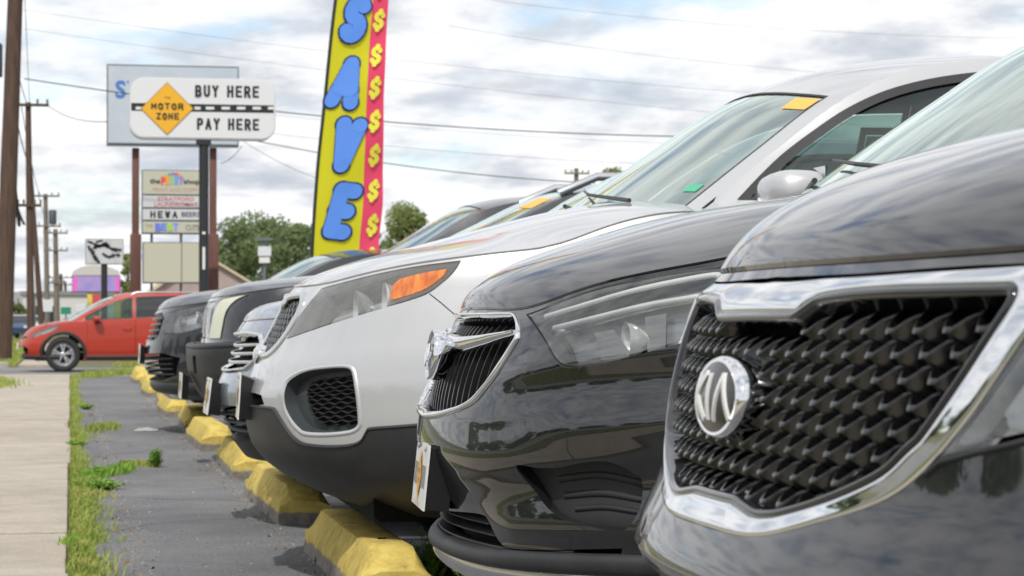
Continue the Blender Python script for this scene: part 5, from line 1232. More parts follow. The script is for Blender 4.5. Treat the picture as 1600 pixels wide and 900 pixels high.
# verges: left edge of the sidewalk, kerb side, by the pole, in front of the far lot
pts = np.stack([rs.uniform(-4.0, -1.18, 26000), rs.uniform(7, 36, 26000), np.zeros(26000)], 1); blades('grass', pts, .05, M_grass, .012, .7, seed=9)
y = rs.uniform(28.0, 34.5, 2600); pts = np.stack([-1.2 + np.abs(rs.normal(0, .26, 2600)) * (1 - np.abs(y - 30.5) / 4.5), y, np.zeros(2600) + .01], 1); blades('grass', pts, .09, M_grass, .012, .8, seed=10)
n = 30000; y = rs.uniform(54.7, 130, n); x = rs.uniform(-4, -1.3, n); blades('grass', np.stack([x, y, np.full(n, -.21)], 1), .10, M_grass, .03, .6, seed=11)
n = 9000; y = rs.uniform(54.9, 57.5, n); x = rs.uniform(1.0, 14, n); blades('grass', np.stack([x, y, np.full(n, -.22)], 1), .09, M_grass, .03, .6, seed=12)
n = 30000; y = rs.uniform(-30, 7, n); x = rs.uniform(-4, -1.22, n); blades('grass', np.stack([x, y, np.zeros(n)], 1), .06, M_grass, .02, .6, seed=13)
def weed(name, label, x, y, h, r_, n, m=M_weed, z=0., group=None, leaf=.022, seed=0, upright=.5):
    """a rooted weed: stems with pairs of small leaves"""
    rnd = random.Random(seed); t = thing(name, label, 'weed', (x, y, z), group); st = MB(); lf = MB()
    for k in range(n):
        a = rnd.uniform(0, 2 * PI); rr = r_ * rnd.random() ** .6; hh = h * rnd.uniform(.45, 1) * (1 - .4 * rr / r_); p0 = Vector((rr * .2 * math.cos(a), rr * .2 * math.sin(a), 0)); p1 = Vector((rr * math.cos(a), rr * math.sin(a), hh)); pm = p0.lerp(p1, .5) + Vector((0, 0, hh * .12))
        st.tube([p0, pm, p1], [.0022, .0018, .001], 4, caps=False)
        for j in range(9):
            s = .2 + .8 * j / 8; p = p0.lerp(pm, s * 2) if s < .5 else pm.lerp(p1, s * 2 - 1); b = rnd.uniform(0, 2 * PI); d = Vector((math.cos(b), math.sin(b), rnd.uniform(.1, upright * 1.5))).normalized(); q = d.cross(Vector((0, 0, 1))).normalized() * leaf * .32; l = leaf * rnd.uniform(.7, 1.3)
            lf.add([p, p + d * l * .5 + q, p + d * l, p + d * l * .5 - q], [(0, 1, 2, 3)])
    st.build('stem', M_weed, t); o = lf.build('foliage', m, t); o['kind'] = 'stuff'; return t
p = gnd(243, 730); weed('weed', 'small bushy green weed growing out of a crack in the asphalt', p[0], p[1], .13, .055, 46, seed=2, leaf=.020)
p = gnd(660, 845, 0); weed('weed', 'tall feathery weed between the last wheel stop and the black crossover', 1.14, 7.35, .24, .10, 26, seed=5, leaf=.022, upright=1)
weed('weed', 'thin upright weed behind the nearest yellow wheel stop', 1.20, 6.95, .26, .06, 12, seed=8, leaf=.024, upright=1)
p = gnd(165, 765); weed('weed', 'broad leafy weed spreading over the asphalt from the sidewalk edge', p[0] - .02, p[1], .06, .14, 60, seed=11, leaf=.022)
for i, (px, py) in enumerate([(120, 700), (150, 745), (135, 640)]):
    p = gnd(px, py); weed('weed', ['leafy weed in the grass strip, nearest of three', 'leafy weed in the grass strip, middle of three', 'leafy weed in the grass strip, farthest of three'][(1, 0, 2)[i]], p[0], p[1], .07, .09, 40, seed=20 + i, leaf=.02)

# grit, chips and dead leaves lying on the asphalt and against the stops
def grit(name, pts, smin, smax, m, seed):
    rnd = np.random.RandomState(seed); V = []; F = []
    for p in pts:
        s = rnd.uniform(smin, smax); k = len(V); q = rnd.normal(0, .35, (6, 3)) * s + np.array([(s, 0, 0), (-s, 0, 0), (0, s, 0), (0, -s, 0), (0, 0, s * .7), (0, 0, -s * .3)]); V += list(q + np.array([p[0], p[1], s * .2 + (p[2] if len(p) > 2 else 0)]))
        F += [(k, k + 2, k + 4), (k + 2, k + 1, k + 4), (k + 1, k + 3, k + 4), (k + 3, k, k + 4)]
    o = mesh(name, V, F, m); o['kind'] = 'stuff'; return o
M_grit = mat('grit', (.24, .22, .19), .9, noise=(8, (.42, .39, .34), .4, .6, 3, (1, 1, 1))); M_litter = mat('dead_leaf', (.16, .09, .04), .9, noise=(8, (.26, .17, .08), .4, .6, 3, (1, 1, 1)))
g1 = [(rs.uniform(.12, .85), y) for y in rs.uniform(7.2, 26, 500)] + [(.85 - abs(rs.normal(0, .03)), y) for y in rs.uniform(7, 26, 900)] + [(.20 + abs(rs.normal(0, .05)), y) for y in rs.uniform(7, 24, 900)]
grit('gravel', g1, .0015, .0055, M_grit, 1); grit('gravel', [(rs.uniform(-1.1, -.05), y, .024) for y in rs.uniform(7, 24, 160)], .0015, .004, M_grit, 2)
grit('leaf_litter', [(.83 - abs(rs.normal(0, .05)), y) for y in rs.uniform(7, 24, 160)] + [(.17 + abs(rs.normal(0, .06)), y) for y in rs.uniform(7, 24, 220)], .003, .009, M_litter, 3)
# ================================================================== signs, flag
M_black_text = mat('sign_black', (.012, .018, .02), .6)
def spanel(name, parent, x0, y0, x1, y1, Y, th, m, rad=0, n=8, off=0.):
    """flat board facing the camera's side of the street, from its sighted corners; thickness th"""
    a, b = atY(x0, y0, Y), atY(x1, y1, Y); X0, Z1, X1, Z0 = a[0], a[2], b[0], b[2]; o = parent.location if parent else Vector()
    if rad:
        r_ = rad * (X1 - X0) / (x1 - x0); pts = []
        for cx, cz, s in ((X1 - r_, Z1 - r_, 0), (X0 + r_, Z1 - r_, 1), (X0 + r_, Z0 + r_, 2), (X1 - r_, Z0 + r_, 3)):
            pts += [(cx + r_ * math.cos((s + t / n) * PI / 2), cz + r_ * math.sin((s + t / n) * PI / 2)) for t in range(n + 1)]
    else: pts = [(X1, Z1), (X0, Z1), (X0, Z0), (X1, Z0)]
    k = len(pts); vs = [(x - o[0], Y - off - o[1], z - o[2]) for x, z in pts] + [(x - o[0], Y - off + th - o[1], z - o[2]) for x, z in pts]
    fs = [tuple(range(k)), tuple(range(2 * k - 1, k - 1, -1))] + [(i, k + i, k + (i + 1) % k, (i + 1) % k) for i in range(k)]
    return mesh(name, vs, fs, m, parent)
def stext(parent, s, x0, y0, x1, y1, Y, m, bold=.0, off=.012, name='lettering'):
    a, b = atY(x0, y0, Y), atY(x1, y1, Y); o = parent
    while o.parent: o = o.parent
    v, f = text2d(s, bold, 1); w_, h_ = np.ptp(v[:, 0]), np.ptp(v[:, 1]); v = v * np.array([(b[0] - a[0]) / w_, (a[2] - b[2]) / h_]); c = ((a[0] + b[0]) / 2 - o.location[0], (a[2] + b[2]) / 2 - o.location[2])
    return mesh(name, [(q[0] + c[0], Y - off - o.location[1], q[1] + c[1]) for q in v], f, m, parent)
def ptext(parent, s, x0, y0, x1, y1, Y, m, wd=.17, gap=.30, off=.012, asp=.52, name='lettering'):
    """pen-stroke words fitted to a sighted box"""
    a, b = atY(x0, y0, Y), atY(x1, y1, Y); o = parent; H_ = a[2] - b[2]; W_ = b[0] - a[0]; n = sum(.75 if c == ' ' else (.35 if c == 'I' else 1) for c in s); adv = W_ / (n - gap * .62 / (1 + gap) if n > 1 else 1) if False else W_ / n; k = 0; x = a[0]
    for c in s:
        w_ = adv * (.75 if c == ' ' else (.35 if c == 'I' else 1))
        if c != ' ':
            mb = MB(); ww = w_ * (1 - gap)
            for pts, ly in pen(c, wd, ww / H_, False): mb.add([(x + w_ / 2 + q[0] * H_ - o.location[0], Y - off - ly * .0004 - o.location[1], (a[2] + b[2]) / 2 + q[1] * H_ - o.location[2]) for q in pts], [tuple(range(len(pts)))])
            mb.build(name, m, parent)
        x += w_
def sroot(name, label, cat, px, py, Y, z=0., group=None):
    p = atY(px, py, Y); return thing(name, label, cat, (p[0], Y, z), group)
def spost(parent, px0, py0, px1, py1, Y, r, m, z=0., name='post', square=False, dy=0.):
    a, b = atY(px0, py0, Y), atY(px1, py1, Y); o = parent.location; mb = MB(); z0 = z - o[2]
    if square: mb.box((a[0] - r - o[0], dy - r, z0), (a[0] + r - o[0], dy + r, a[2] - o[2]), bev=r * .15)
    else: mb.tube([(b[0] - o[0], dy, z0), (a[0] - o[0], dy, a[2] - o[2])], r, 14)
    return autosmooth(mb.build(name, m, parent), 50)
M_signwhite = mat('sign_white', (.68, .69, .70), .45, noise=(2, (.62, .64, .66), .35, .75, 6, (1, 1, 1)))
M_signgrey = mat('sign_frame', (.14, .17, .18), .5); M_rust = mat('rust_brown_steel', (.105, .045, .035), .7, noise=(3, (.16, .07, .05), .4, .7, 7, (1, 1, .3)))
M_poleblack = mat('black_steel', (.02, .022, .024), .5, noise=(4, (.06, .06, .06), .6, .8, 6, (1, 1, .4)))
M_yelsign = mat('sign_amber', (.80, .42, .02), .5); M_edge = mat('sign_edge', (.30, .18, .03), .5)
# the lot's own sign
Y = 40.; t = sroot('pylon_sign', 'white rounded pylon sign reading BUY HERE PAY HERE with an orange diamond', 'sign', 318, 300, Y)
spost(t, 319, 222, 319, 460, Y, .085, M_poleblack, dy=.1); 
bd = spanel('sign_cabinet', t, 203, 120, 431, 219, Y - .02, .34, M_signwhite, rad=22); 
spanel('sign_face', t, 205, 122, 429, 217, Y - .02, .03, mat('sign_face_white', (.70, .71, .72), .35), rad=20, off=.012)
a = spanel('mounting_cap', t, 307, 219, 330, 226, Y, .2, M_poleblack)
spanel('road_print', t, 205, 161, 427.5, 177, Y, .005, M_black_text, off=.034)
for x in (212, 304, 321.5, 346, 370, 394.5, 418.5):
    spanel('dash_print', t, x, 167, x + (9 if x > 400 or x in (212, 304) else 13), 171.5, Y, .003, M_white, off=.037)
def diamond(par, cx, cy, h, Y, off, m, name):
    a, b, c, d = atY(cx, cy - h, Y), atY(cx + h, cy, Y), atY(cx, cy + h, Y), atY(cx - h, cy, Y); o = par.location; P = [(q[0] - o[0], Y - off - o[1], q[2] - o[2]) for q in (a, d, c, b)]
    return mesh(name, P + [(x, y + .01, z) for x, y, z in P], [(0, 1, 2, 3)] + [(i, 4 + i, 4 + (i + 1) % 4, (i + 1) % 4) for i in range(4)], m, par)
diamond(t, 261, 170, 41.5, Y, .042, M_edge, 'diamond_edge'); dm = diamond(t, 261, 170, 40, Y, .046, M_yelsign, 'diamond')
ptext(t, 'BUY HERE', 303, 133, 406, 153.5, Y, M_black_text, .20, .24, .034); ptext(t, 'PAY HERE', 306, 184.5, 406, 204.5, Y, M_black_text, .20, .24, .034)
ptext(t, 'MOTOR', 235, 161, 287.5, 172, Y, M_black_text, .20, .22, .050); ptext(t, 'ZONE', 243, 176.5, 280.5, 187.5, Y, M_black_text, .20, .22, .050); stext(t, 'THE', 256.5, 151.5, 266, 154.5, Y, M_black_text, .0, .052)
for a, b, c, d in ((312.5, 362, 324.5, 366), (313, 386, 324, 421)): spanel('pole_notice', t, a + 3.5, b, c - 3.5, d, Y, .004, M_white, off=.0)
# billboard behind it
Y = 66.; t = sroot('billboard', 'large pale blue billboard on two brown posts behind the pylon sign, with a blue S', 'billboard', 272, 230, Y)
for a in (212.5, 334): spost(t, a, 230, a, 460, Y, .10, M_rust, square=True, dy=.35); spost(t, a, 365, a, 460, Y, .155, M_rust, square=True, name='post_sleeve', dy=.35)
spanel('frame', t, 167, 100, 373, 230, Y, .30, M_signgrey); fc = spanel('panel', t, 169, 102.5, 371, 226, Y, .02, mat('billboard_face', (.47, .53, .60), .5, noise=(1.2, (.54, .59, .65), .35, .7, 6, (1, 1, 1))), off=.03)
stext(t, 'S', 180, 125.5, 196.5, 154, Y, mat('sign_blue', (.07, .20, .55), .5), .03, .04); stext(t, "'", 198.5, 126, 201, 131, Y, mat('sign_blue', (.07, .20, .55), .5), .0, .04)
# directory sign
Y = 64.; t = sroot('directory_sign', 'cream directory sign with stacked shop name panels, between the brown posts', 'sign', 270, 360, Y)
for a in (237.5, 283.5, 316): spost(t, a, 300, a, 450, Y, .035, M_signgrey, square=True, dy=.2)
M_cream = mat('sign_cream', (.50, .49, .39), .5); M_pane = mat('sign_pale', (.58, .58, .60), .5)
spanel('cabinet', t, 221.5, 265, 320, 366, Y, .3, M_signgrey)
for y0, y1, m in ((266.5, 304, M_cream), (305.5, 324.5, M_pane), (326.5, 344, M_pane), (346, 364, M_cream)): spanel('panel', t, 223, y0, 319, y1, Y, .02, m, off=.03)
cols = [(.75, .10, .10), (.80, .35, .05), (.25, .55, .15), (.15, .35, .65), (.40, .2, .55)]
stext(t, 'the', 234, 279, 250, 287, Y, M_black_text, .02, .04); stext(t, 'shop', 287, 280, 312, 290, Y, M_black_text, .02, .04)
for i, c in enumerate('PRINT'): ptext(t, c, 251 + i * 7, 276 - (2 if i in (1, 2, 3) else 0), 258 + i * 7, 289, Y, mat('ink_%d' % i, cols[i], .5), .24, .12, .038)
for i in range(9):
    a0 = PI * (i + .5) / 9; cx, cy = 271 - 14 * math.cos(a0), 283 - 11 * math.sin(a0); m = MB(); p = atY(cx, cy, Y); o = t.location; k = 10
    m.add([(p[0] - o[0] + .055 * math.cos(2 * PI * j / k), -.036, p[2] - o[2] + .045 * math.sin(2 * PI * j / k)) for j in range(k)], [tuple(range(k))]); m.build('logo_dot', mat('ink_%d' % (i % 5), cols[i % 5], .5), t)
Mred = mat('ink_red', (.60, .14, .14), .5); Mfade = mat('ink_faded', (.55, .34, .26), .5)
stext(t, 'PRINT AND COPY', 239, 293, 309, 300, Y, Mfade, .0, .04); stext(t, 'STRATFORD', 246, 307.5, 303, 314, Y, Mred, .01, .04); stext(t, 'LAUNDROMAT', 241, 316, 309, 323, Y, Mred, .01, .04)
ptext(t, 'HEWA', 233, 329.5, 279, 341, Y, M_black_text, .22, .30, .036); stext(t, 'BEERS', 283.5, 331, 313, 339, Y, mat('ink_grey', (.12, .13, .16), .5), .02, .04)
for i, (c, cl) in enumerate(zip('BEST', [(.15, .22, .75), (.15, .25, .75), (.35, .65, .12), (.20, .30, .80)])): ptext(t, c, 241.8 + i * 9.3, 348.5, 251.6 + i * 9.3, 361.5, Y, mat('best_%d' % i, cl, .5), .26, .10, .036)
stext(t, 'THE', 227, 350.5, 238, 355, Y, mat('ink_olive', (.30, .32, .18), .5), 0, .04); stext(t, 'CUTS', 290, 351.5, 311, 360, Y, mat('ink_grey', (.12, .13, .16), .5), 0, .04)
spanel('blank_frame', t, 222.5, 378, 320, 443, Y, .25, M_signgrey); spanel('blank_panel', t, 224.5, 379.5, 283, 441, Y, .02, M_cream, off=.03); spanel('blank_panel', t, 284.5, 379.5, 318.5, 441, Y, .02, M_cream, off=.03)
# small sign with a black and white picture
Y = 84.; t = sroot('picture_sign', 'small white sign with a black ink picture on a dark pole', 'sign', 163, 400, Y, -.2)
spost(t, 163, 412, 163, 500, Y, .115, M_poleblack, dy=.15, z=-.2); spanel('sign_cabinet', t, 133.5, 373, 193, 413, Y, .3, M_signgrey); spanel('panel', t, 134.5, 374, 192, 412, Y, .02, mat('sign_offwhite', (.55, .56, .57), .5), off=.02)
rnd = random.Random(4); mb = MB()
for pts in ([(137, 377), (147, 381), (154, 386), (163, 380), (172, 388), (184, 391), (190, 390)], [(143, 388), (146, 398), (151, 406), (156, 411)], [(146, 388), (156, 384), (168, 384)], [(150, 378), (160, 376)], [(160, 396), (170, 402), (180, 398), (188, 400)], [(138, 384), (141, 392)]):
    pp = [atY(x, y, Y) - np.array(t.location) - (0, .03, 0) for x, y in curve(pts, 5)]
    for a, b in zip(pp[:-1], pp[1:]):
        d = (b - a); nn = np.array([-d[2], 0, d[0]]); nn = nn / (np.linalg.norm(nn) + 1e-9) * rnd.uniform(.025, .085); mb.add([a - nn, b - nn, b + nn, a + nn], [(0, 1, 2, 3)])
mb.build('ink_print', M_black_text, t)['kind'] = 'stuff'
# message sign with the lit pink and violet screen
Y = 104.; t = sroot('message_sign', 'lit pink and violet electronic message sign under a pale arched top, on yellow posts', 'sign', 150, 440, Y, -.2)
for a in (141.5, 184): spost(t, a, 455, a, 500, Y, .14, mat('post_yellow', (.65, .50, .08), .5), square=True, dy=.2, z=-.2)
spanel('cabinet', t, 112.5, 430, 188, 457, Y, .5, M_signgrey)
def led(nt, b, tc):
    N, Lk = nt.nodes.new, nt.links.new; n = N('ShaderNodeTexNoise'); n.inputs['Scale'].default_value = 1.6; n.inputs['Detail'].default_value = 3; Lk(tc.outputs['Object'], n.inputs['Vector']); r = N('ShaderNodeValToRGB'); e = r.color_ramp.elements
    e[0].position, e[0].color = .40, (.42, .36, .85, 1); e[1].position, e[1].color = .60, (.62, .42, .80, 1); Lk(n.outputs[0], r.inputs[0]); Lk(r.outputs[0], b.inputs['Emission Color']); b.inputs['Emission Strength'].default_value = .62
spanel('screen', t, 113.5, 431.5, 187, 455.5, Y, .02, mat('led_screen', (.02, .02, .02), .5, build=led), off=.03)
Mpk = mat('led_pink', (.02, .02, .02), .5, emit=(.85, .16, .62), estr=.8)
for a, b in ((113.5, 121), (180.5, 187)): spanel('screen_block', t, a, 431.5, b, 455.5, Y, .01, Mpk, off=.04)
0 and stext(t, 'OPEN', 124, 437, 137, 450, Y, mat('led_light', (.02, .02, .02), .5, emit=(.7, .7, .95), estr=.8), .02, .05); 0 and stext(t, 'TODAY', 142, 437, 178, 450, Y, mat('led_light', (.02, .02, .02), .5, emit=(.7, .7, .95), estr=.8), .02, .05)
o = t.location; pts = [atY(x, y, Y) for x, y in [(113, 430), (113.5, 425), (118, 421), (126, 417.5), (136, 415), (150, 414), (165, 415.5), (177, 419.5), (185, 423), (187, 430)]]; k = len(pts)
mesh('arched_top', [(p[0] - o[0], 0, p[2] - o[2]) for p in pts] + [(p[0] - o[0], .45, p[2] - o[2]) for p in pts], [tuple(range(k))[::-1], tuple(range(k, 2 * k))] + [(i, (i + 1) % k, k + (i + 1) % k, k + i) for i in range(k)], mat('arch_beige', (.55, .53, .49), .6), t)
# feather flag
Y = 24.; M_fy = leafmat('flag_yellow', (.72, .68, .02), (.76, .72, .03), .5, .35); M_fp = leafmat('flag_pink', (.86, .07, .15), (.90, .09, .19), .5, .35); M_fb = mat('flag_blue', (.10, .27, .78), .7); M_fn = mat('flag_navy', (.015, .02, .10), .7); M_fyt = mat('flag_print_yellow', (.78, .74, .06), .7)
fx = interp([-360, -330, -260, -150, -60, 0, 169, 266, 414, 520], [640, 610, 580, 553, 535, 525, 507, 497, 488, 486]); fr_ = interp([-360, -330, -260, -150, -60, 0, 90, 169, 256, 307, 389, 520], [642, 640, 634, 622, 612, 607.5, 602, 599, 599, 599, 592, 588])
def flagP(sx, py):
    """sx 0..1 across the cloth, py = sight height"""
    a, b = fx(py), fr_(py); p = atY(float(a + (b - a) * sx), float(py), Y); wv = .035 * math.sin(py * .018 + sx * 2.2) * sx + .012 * math.sin(py * .06 + sx * 5) * sx; return p + np.array([0, wv, 0])
t = thing('feather_flag', 'tall yellow and pink feather flag reading SAVE with dollar signs', 'flag', (float(atY(488, 414, Y)[0]), Y, 0)); o = np.array(t.location)
def flagstrip(name, s0, s1, m, ns, ya=-355, yb=505):
    ys = np.linspace(ya, yb, 90); ss = np.linspace(s0, s1, ns); vs = [flagP(s, y) - o for y in ys for s in ss]
    ob = mesh(name, vs, [(j * ns + i, j * ns + i + 1, (j + 1) * ns + i + 1, (j + 1) * ns + i) for j in range(89) for i in range(ns - 1)], m, t); autosmooth(ob, 180); return ob
fyel = flagstrip('yellow_cloth', .0, .705, M_fy, 9); flagstrip('pink_cloth', .705, 1, M_fp, 5)
def flagtext(c, cx, cy, w_, h_, m, wd, off, rot=0, sk=0., grow=0., name='lettering'):
    ca, sa = math.cos(rot), math.sin(rot); mb = MB()
    for pts, ly in pen(c, wd, w_ / h_):
        cen = sum(pts) / len(pts); vs = []
        for q in pts:
            if grow: q = q + (q - cen) / (np.linalg.norm(q - cen) + 1e-9) * grow
            x, y = q[0] * h_ + sk * q[1] * h_, q[1] * h_; x, y = x * ca - y * sa, x * sa + y * ca; px, py = cx + x, cy - y; a, b = float(fx(py)), float(fr_(py)); p = flagP((px - a) / (b - a), py) - o; vs.append((p[0], p[1] - off - ly * .0003, p[2]))
        mb.add(vs, [tuple(range(len(vs)))])
    return mb.build(name, m, t)
for c, cx, cy, w_, h_, rot in (('S', 555, 30, 42, 78, -.12), ('A', 541, 129.5, 52, 84, -.12), ('V', 541, 227, 48, 88, -.10), ('E', 535, 330, 44, 90, -.12), ('S', 527, 446, 44, 66, -.12), ('$', 575, -80, 46, 84, -.2)):
    flagtext(c, cx, cy, w_, h_, M_fn, .27, .014, rot, .16, .035); flagtext(c, cx, cy, w_, h_, M_fb, .27, .030, rot, .16)
for cx, cy in ((599, -70), (595, -20), (592, 32), (587, 87), (585, 138), (584.5, 190), (584.5, 243), (583.5, 298), (582, 352), (578, 404)): flagtext('$', cx, cy, 19, 36, M_fyt, .20, .018, -.12, .10)
m = MB(); m.tube([flagP(-.01, y) - o for y in np.linspace(470, -340, 40)], .017, 8); 
p0 = flagP(-.01, 470) - o; m.tube([(p0[0], p0[1], 0), p0], .02, 8); autosmooth(m.build('pole', M_poleblack, t), 60)
m = MB(); m.box((p0[0] - .25, -.03, 0), (p0[0] + .25, .03, .03)); m.box((p0[0] - .03, -.25, .001), (p0[0] + .03, .25, .031)); m.build('base', M_poleblack, t)

# ================================================================== utility poles and wires
def woodmat(name, c1, c2):
    return mat(name, c1, .85, noise=(3.5, c2, .35, .7, 8, (6, 6, .35)), bump=(30, .4, .01))
M_wood = woodmat('pole_wood_brown', (.055, .032, .022), (.13, .08, .055)); M_wood2 = woodmat('pole_wood_grey', (.13, .11, .085), (.25, .22, .17)); M_ins = mat('insulator', (.12, .13, .15), .3); M_xf = mat('transformer_grey', (.05, .06, .07), .5)
def upole(label, base, top, Y, r0, r1, m, arms=(), extras=(), zb=-.25, name='utility_pole'):
    a, b = atY(*base, Y), atY(*top, Y); t = thing(name, label, 'utility pole', (a[0], Y, zb), 'utility poles along the road'); o = np.array(t.location); tp = b - o
    dz = (a[2] - zb); st = (a - o) - (b - a) / max(.1, (b[2] - a[2])) * dz
    P = [st + (tp - st) * k / 8 for k in range(9)]; mb = MB(); mb.tube(P, [r0 + (r1 - r0) * k / 8 for k in range(9)], 14); autosmooth(mb.build('shaft', m, t), 50)
    for (zf, hw, yoff) in arms:            # zf = height below the top (m), half width
        k = (tp[2] - zf) / tp[2]; c = st + (tp - st) * k; mb = MB(); mb.box((c[0] - hw, c[1] - r1 - .12, c[2] - .06), (c[0] + hw, c[1] - r1, c[2] + .06), bev=.01); ar = mb.build('crossarm', M_wood2 if m is M_wood2 else M_wood, t)
        for x in (-.92, -.45, .45, .92):
            v, f = lathe([(.02, 0), (.06, .05), (.035, .09), (.06, .13), (.03, .19), (.001, .2)], 10, 'z'); mesh('insulator', [(q[0] + c[0] + x * hw, q[1] + c[1] - r1 - .06, q[2] + c[2] + .06) for q in v], f, M_ins, ar)
    for (zf, x, rr, hh) in extras:
        k = (tp[2] - zf) / tp[2]; c = st + (tp - st) * k; v, f = lathe([(.001, 0), (rr, .02), (rr, hh - .05), (rr * .8, hh), (.001, hh + .02)], 14, 'z'); autosmooth(mesh('transformer', [(q[0] + c[0] + x, q[1] + c[1] - r1, q[2] + c[2]) for q in v], f, M_xf, t), 50)
    return t
upole('thick dark brown utility pole at the left edge of the frame, nearest of all', (4, 545), (27, -90), 62, .255, .19, M_wood, arms=[(.6, 1.2, 0)], extras=[(3.6, -.45, .20, .9)], zb=-.21)
upole('slender brown utility pole with one crossarm, second from the left edge', (48, 500), (44, 160), 98, .17, .12, M_wood, arms=[(.12, .85, 0), (4.3, .5, 0)])
upole('leaning dark brace pole crossing behind the second utility pole', (64, 500), (47, 262), 100, .13, .10, M_wood)
upole('grey utility pole with a transformer and two crossarms', (74, 500), (71, 303), 160, .20, .15, M_wood2, arms=[(.15, .95, 0), (2.2, 1.0, 0)], extras=[(2.1, .45, .26, 1.0), (8.0, -.35, .2, .6)])
upole('pale weathered utility pole right of the transformer pole', (89, 505), (86.5, 358), 175, .24, .17, M_wood2, arms=[(.3, .9, 0), (1.6, .9, 0), (4.0, .6, 0)])
upole('short far utility pole, left of two behind the pale one', (96, 505), (95, 428), 260, .24, .18, M_wood, arms=[(.4, 1.3, 0)])
upole('short far utility pole, right of two behind the pale one', (103, 505), (102, 440), 300, .22, .16, M_wood, arms=[(.4, 1.4, 0), (1.6, 1.2, 0)])
upole('distant utility pole whose crossarm shows above the parked car roofs', (901, 505), (900.5, 263), 150, .20, .15, M_wood2, arms=[(.35, .85, 0)])
def wire(label, pts, Y0, Y1, r_=.012, sag=0.):
    n = 26; a, b = atY(*pts[0], Y0), atY(*pts[1], Y1); t = np.linspace(0, 1, n); P = [a + (b - a) * s - np.array([0, 0, sag * 4 * s * (1 - s)]) for s in t]; m = MB(); m.tube(P, r_, 5, caps=False)
    o = m.build('power_line', mat('wire_black', (.03, .03, .033), .6)); return tag(o, label, 'power line', 'overhead wires')
for lab, p, q, Ya, Yb, r_, sg in (
    ('overhead wire passing behind the BUY HERE line of the pylon sign', (38, 123), (1130, 214), 62, 62, .016, .35), ('lower overhead wire passing below the pylon sign', (370, 214), (930, 286), 78, 78, .017, .25),
    ('thin overhead wire near the top of the frame', (37, 15), (1620, 170), 62, 62, .0035, .4), ('faint overhead wire under the topmost one', (38, 45), (1620, 215), 62, 62, .0035, .3),
    ('faint overhead wire crossing the flag at the letter A', (380, 175), (1300, 232), 70, 70, .004, .2), ('faint overhead wire crossing the flag at the letter V', (420, 208), (1200, 262), 70, 70, .005, .2),
    ('topmost faint overhead wire on the right half of the sky', (620, -20), (1620, 60), 60, 60, .0035, .3), ('faint overhead wire crossing the upper right sky', (700, 40), (1620, 130), 60, 60, .0035, .3),
    ('wire from the slender pole to the billboard', (75, 165), (168, 190), 98, 66, .014, .2), ('wire dropping from the billboard towards the flag', (372, 215), (500, 280), 70, 60, .007, .1), ('short wire slanting up to the billboard corner', (345, 255), (378, 228), 70, 70, .010, .1),
    ('wire running down the street between the first two poles', (14, 60), (44, 168), 62, 98, .016, .1), ('second wire down the street between the first two poles', (14, 120), (50, 262), 62, 98, .02, .5), ('hanging cable loop beside the first pole', (22, 280), (30, 352), 62, 64, .05, .05), ('second hanging cable beside the first pole', (20, 300), (38, 350), 62, 70, .04, .1),
    ('wire from the slender pole to the transformer pole', (33, 163), (63, 306), 98, 160, .02, .5), ('wire from the transformer pole to the pale pole', (60, 306), (79, 362), 160, 175, .02, .2), ('drop wire falling from the top to the slender pole', (38, -20), (46, 160), 70, 98, .012, .0)):
    wire(lab, (p, q), Ya, Yb, r_, sg)
# ================================================================== trees
def tree(label, x, y, z0, h, rx, ry, m, n=5720, leaf=.22, seed=0, clumps=16, trunk=.16, low=.30, cat='tree', name='leafy_tree', group=None):
    rnd = np.random.RandomState(seed); rr = random.Random(seed); t = thing(name, label, cat, (x, y, z0), group); tk = MB()
    tk.tube([(0, 0, -.1), (rr.uniform(-.1, .1), 0, h * .25), (rr.uniform(-.25, .25), rr.uniform(-.2, .2), h * .55), (0, 0, h * .8)], [trunk, trunk * .8, trunk * .55, trunk * .2], 8)
    cs = []
    for i in range(clumps):
        a = rr.uniform(0, 2 * PI); k = rr.random() ** .5; zz = rr.uniform(low + .1, .93); prof = math.sin(PI * min(1, max(.12, (zz - low) / (1 - low)))) ** .55
        c = np.array([rx * .74 * k * prof * math.cos(a), ry * .74 * k * prof * math.sin(a), h * zz]); cs.append((c, rr.uniform(.26, .42) * min(rx, h * .5)))
        st = Vector((0, 0, h * rr.uniform(.25, .5))); tk.tube([st, st.lerp(Vector(c), .55) + Vector((0, 0, h * .03)), Vector(c)], [trunk * .35, trunk * .2, trunk * .06], 5)
    autosmooth(tk.build('trunk', M_wood, t), 60)
    w_ = np.array([c[1] ** 2 for c in cs]); idx = rnd.choice(len(cs), n, p=w_ / w_.sum()); cc = np.array([c[0] for c in cs])[idx]; cr = np.array([c[1] for c in cs])[idx]
    d = rnd.normal(0, 1, (n, 3)); d /= np.linalg.norm(d, axis=1)[:, None]; P = cc + d * (cr * rnd.uniform(.35, 1.12, n) ** .6)[:, None] * np.array([1.15, 1.15, .85])
    nrm = d + rnd.normal(0, .6, (n, 3)); nrm /= np.linalg.norm(nrm, axis=1)[:, None]; u = np.cross(nrm, rnd.normal(0, 1, (n, 3))); u /= np.linalg.norm(u, axis=1)[:, None]; v = np.cross(nrm, u); s = (leaf * rnd.uniform(.5, 1.2, n))[:, None] / 2
    V = np.stack([P - u * s, P - v * s * .6, P + u * s, P + v * s * .6], 1).reshape(-1, 3); k = np.arange(n) * 4
    o = mesh('crown', V, [(i, i + 1, i + 2, i + 3) for i in k], m, t); o['kind'] = 'stuff'; return t
